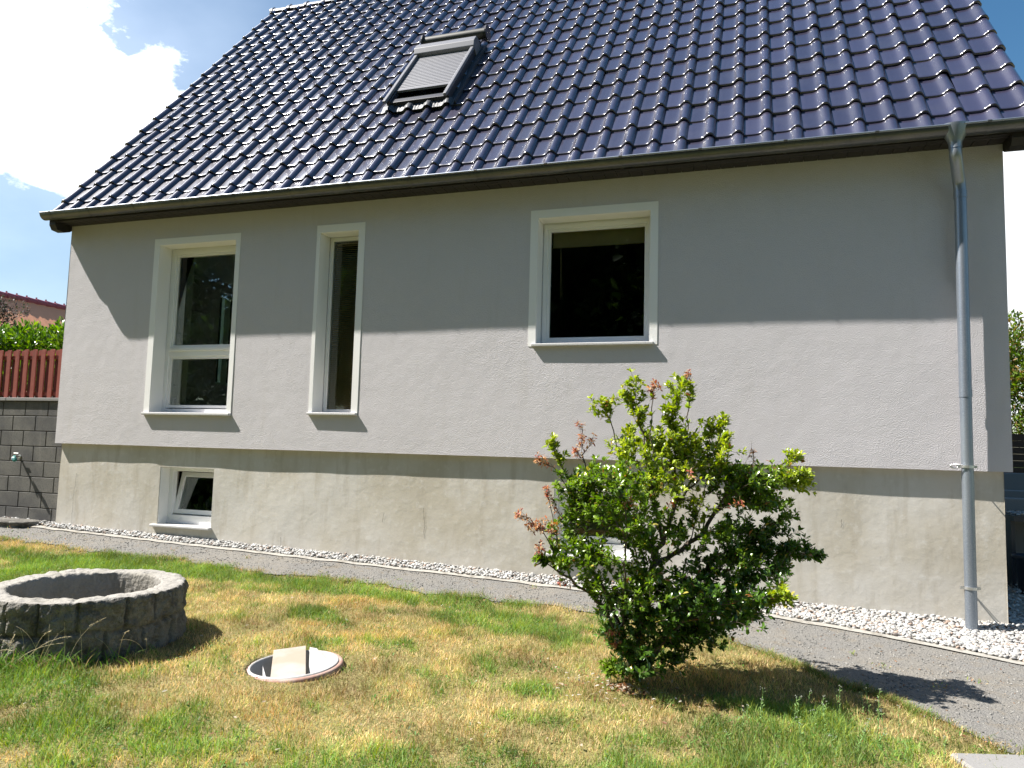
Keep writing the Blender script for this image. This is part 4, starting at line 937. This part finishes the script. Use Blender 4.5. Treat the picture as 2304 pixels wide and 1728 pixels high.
# lobes: X, Y, rx, ry, depth centre, depth radius, count, kind (0 normal, 1 lime, 2 dead brown, 3 dark)
lobes = [(880,850,110,110,.0,.3,16,0),(960,720,80,80,.1,.25,12,1),(760,650,120,80,.1,.3,16,1),(350,640,50,70,-.05,.12,7,0),(350,850,60,70,-.1,.15,8,0),(1380,740,70,50,.15,.12,7,0),(900,500,150,90,.2,.25,20,1),(1120,950,90,50,.0,.25,12,0),(960,1250,120,60,.1,.3,16,3),(640,230,40,95,0,.05,9,1),(545,275,75,50,.2,.06,9,1),(690,210,25,60,.0,.04,3,1),(690,330,40,60,0,.06,7,1),(870,200,40,50,.05,.05,6,1),(840,300,45,70,.08,.08,12,1),(930,210,30,70,.18,.05,5,1),
 (1000,350,30,40,0,.05,4,1),(1050,350,30,40,0,.06,5,1),(1130,430,35,40,.3,.06,6,1),(860,430,130,90,.1,.2,34,1),(1010,480,110,90,.05,.2,26,1),(640,440,70,70,.2,.15,14,1),(720,480,100,60,0,.2,18,1),
 (300,450,28,30,0,.03,4,1),(340,520,35,30,0,.04,4,1),(560,610,170,80,-.1,.35,44,0),(800,600,140,70,0,.3,24,1),(480,720,100,90,0,.3,26,0),(650,760,110,110,-.1,.35,38,0),(700,880,90,90,.0,.3,20,0),(440,640,60,60,0,.2,14,0),
 (1120,590,130,60,.1,.25,30,0),(1260,600,110,70,.1,.22,30,0),(1400,590,90,50,.15,.15,24,1),(1470,610,50,40,.2,.1,14,1),(1370,490,40,40,-.05,.06,7,1),(1200,690,130,60,.15,.25,30,0),(1300,710,60,40,.15,.1,10,0),
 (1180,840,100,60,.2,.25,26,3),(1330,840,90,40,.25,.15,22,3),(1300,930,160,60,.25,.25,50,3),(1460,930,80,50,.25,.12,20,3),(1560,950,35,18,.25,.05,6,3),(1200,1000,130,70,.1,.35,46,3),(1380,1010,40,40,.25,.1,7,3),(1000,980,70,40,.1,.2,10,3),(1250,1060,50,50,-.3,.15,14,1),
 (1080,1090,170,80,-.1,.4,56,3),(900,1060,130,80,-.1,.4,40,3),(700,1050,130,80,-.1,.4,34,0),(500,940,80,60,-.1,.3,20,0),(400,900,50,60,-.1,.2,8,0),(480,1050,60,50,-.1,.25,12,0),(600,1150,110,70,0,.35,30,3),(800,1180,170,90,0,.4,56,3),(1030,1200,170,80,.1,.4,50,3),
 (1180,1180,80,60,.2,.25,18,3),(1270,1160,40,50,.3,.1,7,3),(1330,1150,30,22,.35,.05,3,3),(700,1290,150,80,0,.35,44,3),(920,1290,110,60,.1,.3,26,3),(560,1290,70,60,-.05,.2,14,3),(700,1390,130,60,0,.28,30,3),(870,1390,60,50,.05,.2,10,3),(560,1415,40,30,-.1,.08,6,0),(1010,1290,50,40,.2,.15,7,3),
 (340,960,60,30,-.22,.1,8,0),(240,950,25,20,-.25,.04,4,0),(380,760,40,40,0,.1,5,0),(1060,830,60,40,.0,.15,7,0),(900,780,60,60,.1,.15,4,0),
 (745,195,35,28,-.05,.03,4,2),(945,120,28,25,.2,.03,3,2),(250,530,45,22,-.1,.03,4,2),(150,770,30,30,-.22,.04,3,2),(210,810,50,50,-.22,.06,6,2),(270,660,14,40,-.1,.02,3,2),(300,740,16,30,-.1,.02,2,2),(425,370,15,30,.1,.02,2,2),(440,440,25,30,.1,.03,3,2),(410,500,25,25,.1,.03,3,2),(240,900,40,30,-.28,.05,4,2),
 (1195,470,12,20,0,.02,2,2),(1408,515,10,15,-.05,.01,1,2),(860,575,12,12,-.3,.01,1,2),(790,690,14,16,-.32,.01,1,2),(1108,690,14,22,-.2,.01,1,2),(605,700,20,20,-.38,.03,2,2),(340,1050,12,18,-.2,.01,1,2),(560,1260,50,40,-.2,.06,5,2),(290,830,60,50,-.2,.08,4,2),(490,430,12,40,.1,.02,2,2)]
tips = []
for X, Y, rx, ry, dc, dr_, cnt, kd in lobes:
    for _ in range(int(cnt*(3.0 if kd == 0 else 2.3 if kd == 1 else 2.2 if kd == 2 else 1.9)+.5)):
        v = g.normal(size=3); v /= np.linalg.norm(v); v *= g.random()**.45*(1.12 if kd != 2 else 1); v *= 1.45 if g.random() < .13 and kd != 2 else 1
        tips.append((sp(X+v[0]*rx, Y+v[1]*ry, dc+v[2]*dr_), kd))
bp = np.array([0, 0, .15]); tips.sort(key=lambda q: np.linalg.norm(q[0]-bp))
NA = np.zeros((30000, 3)); NA[:len(nodes)] = nodes; nn = len(nodes); leafn = []
dist0 = np.zeros(30000)
for i in range(1, nn): dist0[i] = dist0[par[i]]+np.linalg.norm(NA[i]-NA[par[i]])
for p, kd in tips:
    d = np.linalg.norm(NA[:nn]-p, axis=1); below = (NA[:nn, 2] > p[2]+.03)*.35; outw = np.linalg.norm(NA[:nn]-bp, axis=1) > np.linalg.norm(p-bp)
    cost = d+.18*dist0[:nn]*.5+below+outw*.3+(d < .06)*.2
    s = int(np.argmin(cost)); a_ = NA[s].copy(); k = max(2, int(np.linalg.norm(p-a_)/.035)); prev = s; ch = [s]
    mid = (a_+p)/2+np.array([0, 0, -.08])*np.linalg.norm(p-a_)+g.normal(0, .012, 3)
    for q in range(1, k+1):
        t_ = q/k; pt = a_*(1-t_)**2+2*mid*t_*(1-t_)+p*t_*t_+(g.normal(0, .004, 3) if q < k else 0)
        NA[nn] = pt; par.append(prev); dist0[nn] = dist0[prev]+np.linalg.norm(pt-NA[prev]); prev = nn; ch.append(nn); nn += 1
    leafn.append((ch, kd))
cnt = np.zeros(nn); haschild = np.zeros(nn, bool)
for i in range(1, nn): haschild[par[i]] = True
for i in range(nn-1, 0, -1):
    if not haschild[i]: cnt[i] += 1
    cnt[par[i]] += cnt[i]
rad = .00105*np.maximum(cnt, 1)**.47
rad[0] = rad[1]
Vb = []; Fb = []; n_ = 5
for i in range(1, nn):
    a_, b_ = NA[par[i]], NA[i]; d = b_-a_; l_ = np.linalg.norm(d)
    if l_ < 1e-6: continue
    d /= l_; x = np.cross(d, [.3, .9, .31]); x /= np.linalg.norm(x); y = np.cross(d, x); ra = min(rad[par[i]], rad[i]*1.35); k0 = len(Vb)
    a_ = a_-d*rad[i]*.3; b_ = b_+d*rad[i]*.3
    for c_, r in ((a_, ra), (b_, rad[i])):
        for k in range(n_):
            an = 2*math.pi*k/n_; Vb.append(c_+(x*math.cos(an)+y*math.sin(an))*r)
    for k in range(n_): Fb.append((k0+k, k0+(k+1) % n_, k0+n_+(k+1) % n_, k0+n_+k))
o = link('branches', npmesh('branches', np.array(Vb), np.array(Fb), True), M_['bark'], None); o.parent = shrub; o.location = (0, 0, 0)
LC = []; LD = []; LN = []; LL = []; LW = []; LCOL = []; LK = []
up = np.array([0, 0, 1.0])
for ch, kd in leafn:
    tip = NA[ch[-1]]; nlf = {0: 13, 1: 14, 2: 11, 3: 17}[kd]; spread = {0: .15, 1: .16, 2: .10, 3: .15}[kd]
    for q in range(nlf):
        s = (g.random()**1.2)*spread if q > 4 else g.uniform(0, .012)
        j = len(ch)-1; acc_ = 0; pos = tip.copy(); ax = tip-NA[ch[max(0, len(ch)-2)]]
        while j > 0:
            sg = NA[ch[j]]-NA[ch[j-1]]; l_ = np.linalg.norm(sg)
            if acc_+l_ >= s or j == 1: pos = NA[ch[j]]-sg*min(1, (s-acc_)/max(l_, 1e-6)); ax = sg; break
            acc_ += l_; j -= 1
        ax = ax/(np.linalg.norm(ax)+1e-9); an = q*2.399+g.normal(0, .3); x = np.cross(ax, up); x = x/(np.linalg.norm(x)+1e-9); y = np.cross(ax, x)
        radl = x*math.cos(an)+y*math.sin(an); el = g.uniform(.25, 1.0) if kd != 2 else g.uniform(-.4, .8)
        d = radl+ax*el+up*(.25 if kd != 2 else -.2); d /= np.linalg.norm(d); nrm = up*.9+ax*.3-d*.2+np.array([-.35, -.1, 0])+g.normal(0, .38, 3)
        LC.append(pos+radl*.002); LD.append(d); LN.append(nrm); LK.append(kd)
        young = q < 6
        if kd == 2:
            LL.append(g.uniform(.016, .032)); LW.append(g.uniform(.007, .013)); LCOL.append(np.array([(.38, .13, .05), (.26, .06, .045), (.50, .26, .11), (.46, .32, .18)][g.integers(0, 4)])*g.uniform(.8, 1.2))
        else:
            LL.append(g.uniform(.028, .048)*(.85 if young else 1)); LW.append(LL[-1]*g.uniform(.40, .54))
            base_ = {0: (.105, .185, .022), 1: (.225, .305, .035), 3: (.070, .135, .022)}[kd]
            c_ = np.array(base_)*g.uniform(.7, 1.35)
            if young and kd != 3: c_ = c_*np.array([1.5, 1.3, 1.1])
            if young and kd == 3: c_ = c_*1.3
            if g.random() < .02: c_ = np.array([.45, .38, .08])
            if g.random() < .012: c_ = np.array([.42, .18, .08])
            LCOL.append(c_)
LC, LD, LN, LL, LW, LCOL, LK = map(np.array, (LC, LD, LN, LL, LW, LCOL, LK)); LN = unit(LN)
for nm, msk in (('foliage', LK != 2), ('withered_leaves', LK == 2)):
    me = leafcloud(nm, LC[msk], LD[msk], LN[msk], LL[msk], LW[msk], LCOL[msk], None, 1)
    o = link(nm, me, M_['leaf'] if nm == 'foliage' else M_['leafm'], None); o.parent = shrub; o.location = (0, 0, 0)
    if nm != 'foliage': o['label'] = 'orange brown dried leaf clusters'

# ------------------------------------------------------------------ hedges, trees
def foliage_vol(name, C, Rr, n, ln, wd, cols, seed, mat_, shell=.55, upb=.5):
    g = np.random.default_rng(seed); C = np.array(C, float); Rr = np.array(Rr, float); k = g.choice(len(C), n, p=(Rr.prod(1)**.67)/((Rr.prod(1)**.67).sum()))
    v = g.normal(size=(n, 3)); v /= np.linalg.norm(v, axis=1)[:, None]; v *= (shell+(1-shell)*g.random(n)**.5)[:, None]; P = C[k]+v*Rr[k]
    D_ = unit(v*.8+g.normal(0, .6, (n, 3))+np.array([0, 0, upb])); Nn = unit(g.normal(0, .6, (n, 3))+np.array([0, 0, 1.0]))
    c = np.array(cols)[g.integers(0, len(cols), n)]*g.uniform(.7, 1.3, n)[:, None]
    return leafcloud(name, P, D_, Nn, g.uniform(ln*.7, ln*1.3, n), g.uniform(wd*.7, wd*1.3, n), c, None, seed)
def plant(name, loc, label, cat, leafmesh, stems, mt, crown='foliage', trunkname='trunk', group=None):
    e = empty(name, loc); tag(e, label, cat, group); m = MB()
    for pts, rd in stems:
        m.tube(pts, rd, 8)
        if trunkname == 'stem' or name == 'thuja_hedge': m.build('stem', M_['bark'], e); m = MB()
    if m.v: m.build(trunkname, M_['bark'], e)
    o = link(crown, leafmesh, mt, e); return e
g = np.random.default_rng(31)
C = [(x+g.normal(0, .05), .85+g.normal(0, .12), z+g.normal(0, .04)) for x in np.arange(-4.2, -.45, .14) for z in (.8, 1.05, 1.3, 1.47)]
Rr = [(.17, .26, .17)]*len(C)
me = foliage_vol('laurel', C, Rr, 15000, .085, .034, [(.07, .15, .012), (.12, .22, .02), (.16, .25, .02), (.05, .11, .012)], 32, M_['leaf'], .5, .9)
plant('laurel_hedge', (-2.3, .85, .5), 'bright green laurel hedge behind the red brown fence', 'hedge', me, [([(x, .85, .48), (x+.05, .86, 1.4)], [.015, .006]) for x in np.arange(-4, -.5, .3)], M_['leaf'], trunkname='stem')
C = []; Rr = []
for k in range(170):
    x, y, z = g.uniform(12.35, 15.5), g.uniform(8.1, 8.9), g.uniform(.5, 2.55); C.append((x, y, z)); Rr.append((.26, .26, .24))
me = foliage_vol('thuja', C, Rr, 26000, .09, .032, [(.07, .13, .012), (.12, .19, .02), (.15, .21, .02), (.05, .10, .012), (.2, .13, .04)], 34, M_['leafm'], .5, .6)
plant('thuja_hedge', (13.8, 8.5, -.1), 'yellow green conifer hedge right of the house', 'hedge', me, [([(x, 8.5, -.3), (x, 8.5, 2.4)], [.04, .01]) for x in np.arange(12.4, 15.6, .5)], M_['leafm'])
# dark tree at far left
C = [(-7.05+g.normal(0, .22), 4.0+g.normal(0, .35), z) for z in np.linspace(1.2, 3.0, 50)]; Rr = [(.30, .30, .20)]*50
me = foliage_vol('darkc', C, Rr, 9000, .06, .03, [(.05, .035, .035), (.07, .05, .04), (.04, .05, .03)], 36, M_['leafm'], .4, .6)
plant('copper_tree', (-7.05, 4, .45), 'dark reddish leaved tree at the left edge beyond the hedge', 'tree', me, [([(-7.05, 4, .4), (-7.03, 4, 3.1)], [.05, .012])], M_['leafm'], crown='crown')
# trees behind the camera, seen as dark reflections in the panes
def bigtree(loc, H, Rr0, seed, label):
    g = np.random.default_rng(seed); x, y, z = loc; st = [([(x, y, z), (x+.1, y, z+H*.5), (x, y, z+H*.95)], [.22, .15, .04])]; C = []; RR = []
    for k in range(26):
        a = g.uniform(0, 6.28); h = g.uniform(.22, .95)*H; rr = Rr0*math.sin(min(1, (1.12-h/H)*1.4)*1.4)*g.uniform(.4, 1); p = (x+math.cos(a)*rr, y+math.sin(a)*rr, z+h)
        st.append(([(x, y, z+h*.6), ((x+p[0])/2, (y+p[1])/2, z+h*.85), p], [.08, .05, .02])); C.append(p); RR.append((1.5, 1.5, 1.1))
    me = foliage_vol('crown', C, RR, 26000, .40, .21, [(.035, .065, .012), (.05, .085, .018), (.02, .045, .008)], seed, M_['leafm'], .2, .3)
    plant('garden_tree', loc, label, 'tree', me, st, M_['leafm'], crown='crown', group='garden trees opposite the house')
for i, (x, y, H, rr) in enumerate([(5.0, -14.5, 13, 3.6), (.0, -14.8, 13, 3.8), (-5.4, -15.6, 13.5, 3.8), (-11, -16.4, 14, 3.9), (11, -15, 12, 3.6)]):
    bigtree((x, y, -1.6), H, rr, 50+i, ['leafy garden tree mirrored in the square window', 'leafy garden tree opposite the middle of the house', 'leafy garden tree mirrored in the slit window', 'leafy garden tree mirrored in the tall window', 'leafy garden tree standing opposite the rain pipe'][i])
C = [(x, -13.4+g.normal(0, .1), z) for x in np.arange(-16, 12, .6) for z in (-.9, -.3, .4)]; Rr = [(.55, .5, .5)]*len(C)
me = foliage_vol('hedge', C, Rr, 12000, .16, .08, [(.04, .08, .015), (.06, .10, .02)], 66, M_['leafm'], .4, .5)
plant('garden_hedge', (-2, -13.4, -1.5), 'clipped hedge along the far side of the garden, opposite the house', 'hedge', me, [([(x, -13.4, -1.6), (x, -13.4, .4)], [.03, .01]) for x in np.arange(-16, 12, 1.2)], M_['leafm'], trunkname='stem')

# ------------------------------------------------------------------ neighbours
nb = empty('red_roofed_house', (-14, 14, 0)); tag(nb, 'neighbour house with red tiled roof at the left edge', 'house')
m = MB(); m.box(-17.5, -10.5, 6.3, 22, -1, 1.2); m.build('wall', M_['housewall'], nb)
Vr = []; Fr = []; nxr = 130; X0, Z1 = -14, 4.40; SL = 1.0
for j in range(41):
    s_ = j/40
    for i in range(nxr+1):
        y = 6+16.3*i/nxr; Vr.append((X0+4.2*s_, y, Z1-4.2*SL*s_+.02*math.sin(i*2.1)-.015*((j*1.0) % 2)))
Fr = np.array([(j*(nxr+1)+i, j*(nxr+1)+i+1, (j+1)*(nxr+1)+i+1, (j+1)*(nxr+1)+i) for j in range(40) for i in range(nxr)])
rf = link('roof', npmesh('r', np.array(Vr), Fr, True), M_['redtile'], nb)
m = MB(); m.prism([(-14, Z1-.02), (-18.2, Z1-4.2), (-18.2, Z1-4.35), (-9.8, Z1-4.35)], 'y', 6.05, 22.25); m.build('roof_underside', M_['redtile'], nb)
m = MB()
for k in range(48):
    y = 6.0+k*.34; m.tube([(-14, y, Z1+.02), (-14, y+.345, Z1+.01)], [.105, .09], 10); m.box(-14.02, -13.98, y, y+.03, Z1+.1, Z1+.16)
m.build('ridge_tiles', M_['ridgetile'], rf)
nb2 = empty('gabled_house', (-16.5, 22, 0)); tag(nb2, 'small gabled neighbour house seen through the tall window', 'house')
m = MB(); m.prism([(-19.0, -1), (-14.0, -1), (-14.0, 2.9), (-16.6, 6.0), (-19.0, 2.9)], 'y', 23.5, 30); m.build('wall', M_['slate'], nb2)
m = MB(); m.prism([(-16.6, 6.02), (-19.3, 2.7), (-19.3, 2.85), (-16.6, 6.17), (-13.7, 2.85), (-13.7, 2.7)], 'y', 23.3, 30.2); m.build('roof', M_['redtile'], nb2)

# ------------------------------------------------------------------ right side yard
e = empty('plank_fence', (13.4, 7.85, -.3)); tag(e, 'dark brown horizontal plank fence below the conifer hedge', 'fence')
for k in range(-11, 5):
    m = MB(); m.box(11.8, 15.5, 7.84, 7.865, -.02+k*.115, -.02+k*.115+.113); m.build('plank', M_['brownwood'], e)
for xx in (11.8, 13.6):
    m = MB(); m.box(xx, xx+.1, 7.87, 7.95, -1.4, .58); m.build('post', M_['brownwood'], e)
m = MB(); m.box(10.9, 15.5, 5.2, 5.4, -1.6, -.08, bev=.01); m.box(10.9, 15.5, 3.6, 3.8, -1.6, -.27, bev=.01); m.box(10.9, 15.5, 3.0, 3.2, -1.6, -.34, bev=.01)
o = m.build('garden_wall', M_['coping']); tag(o, 'stepped grey concrete garden wall right of the house', 'wall')
g = np.random.default_rng(71); XY = np.c_[g.uniform(10.95, 12.5, 700), g.uniform(2.45, 3.0, 700)]
m = MB(); m.box(10.9, 12.6, 2.4, 2.999, -.56, -.50); m.box(10.9, 10.94, 2.5, 2.9, -1.5, -.5605); m.box(12.5, 12.56, 2.5, 2.9, -1.5, -.5605); tag(m.build('stone_shelf', M_['alud']), 'dark shelf carrying white pebbles right of the house', 'shelf')
pb = pebbles('shelf_pebbles', XY, np.full(700, -.49), .02, 90, M_['pebble'], pc); tag(pb, 'white pebbles lying on the dark shelf right of the house', 'pebbles', kind='stuff')
m = MB(); m.add(*lathe([(.001, 0), (.12, 0), (.135, .02), (.17, .36), (.185, .37), (.185, .40), (.165, .40), (.15, .36), (.001, .34)], 32), smooth=True)
o = m.build('plant_pot', M_['alud']); o.location = (10.98, 2.1, float(gz(11, 2.1))+.01); tag(o, 'grey round plant pot standing under the shelf right of the house', 'pot')
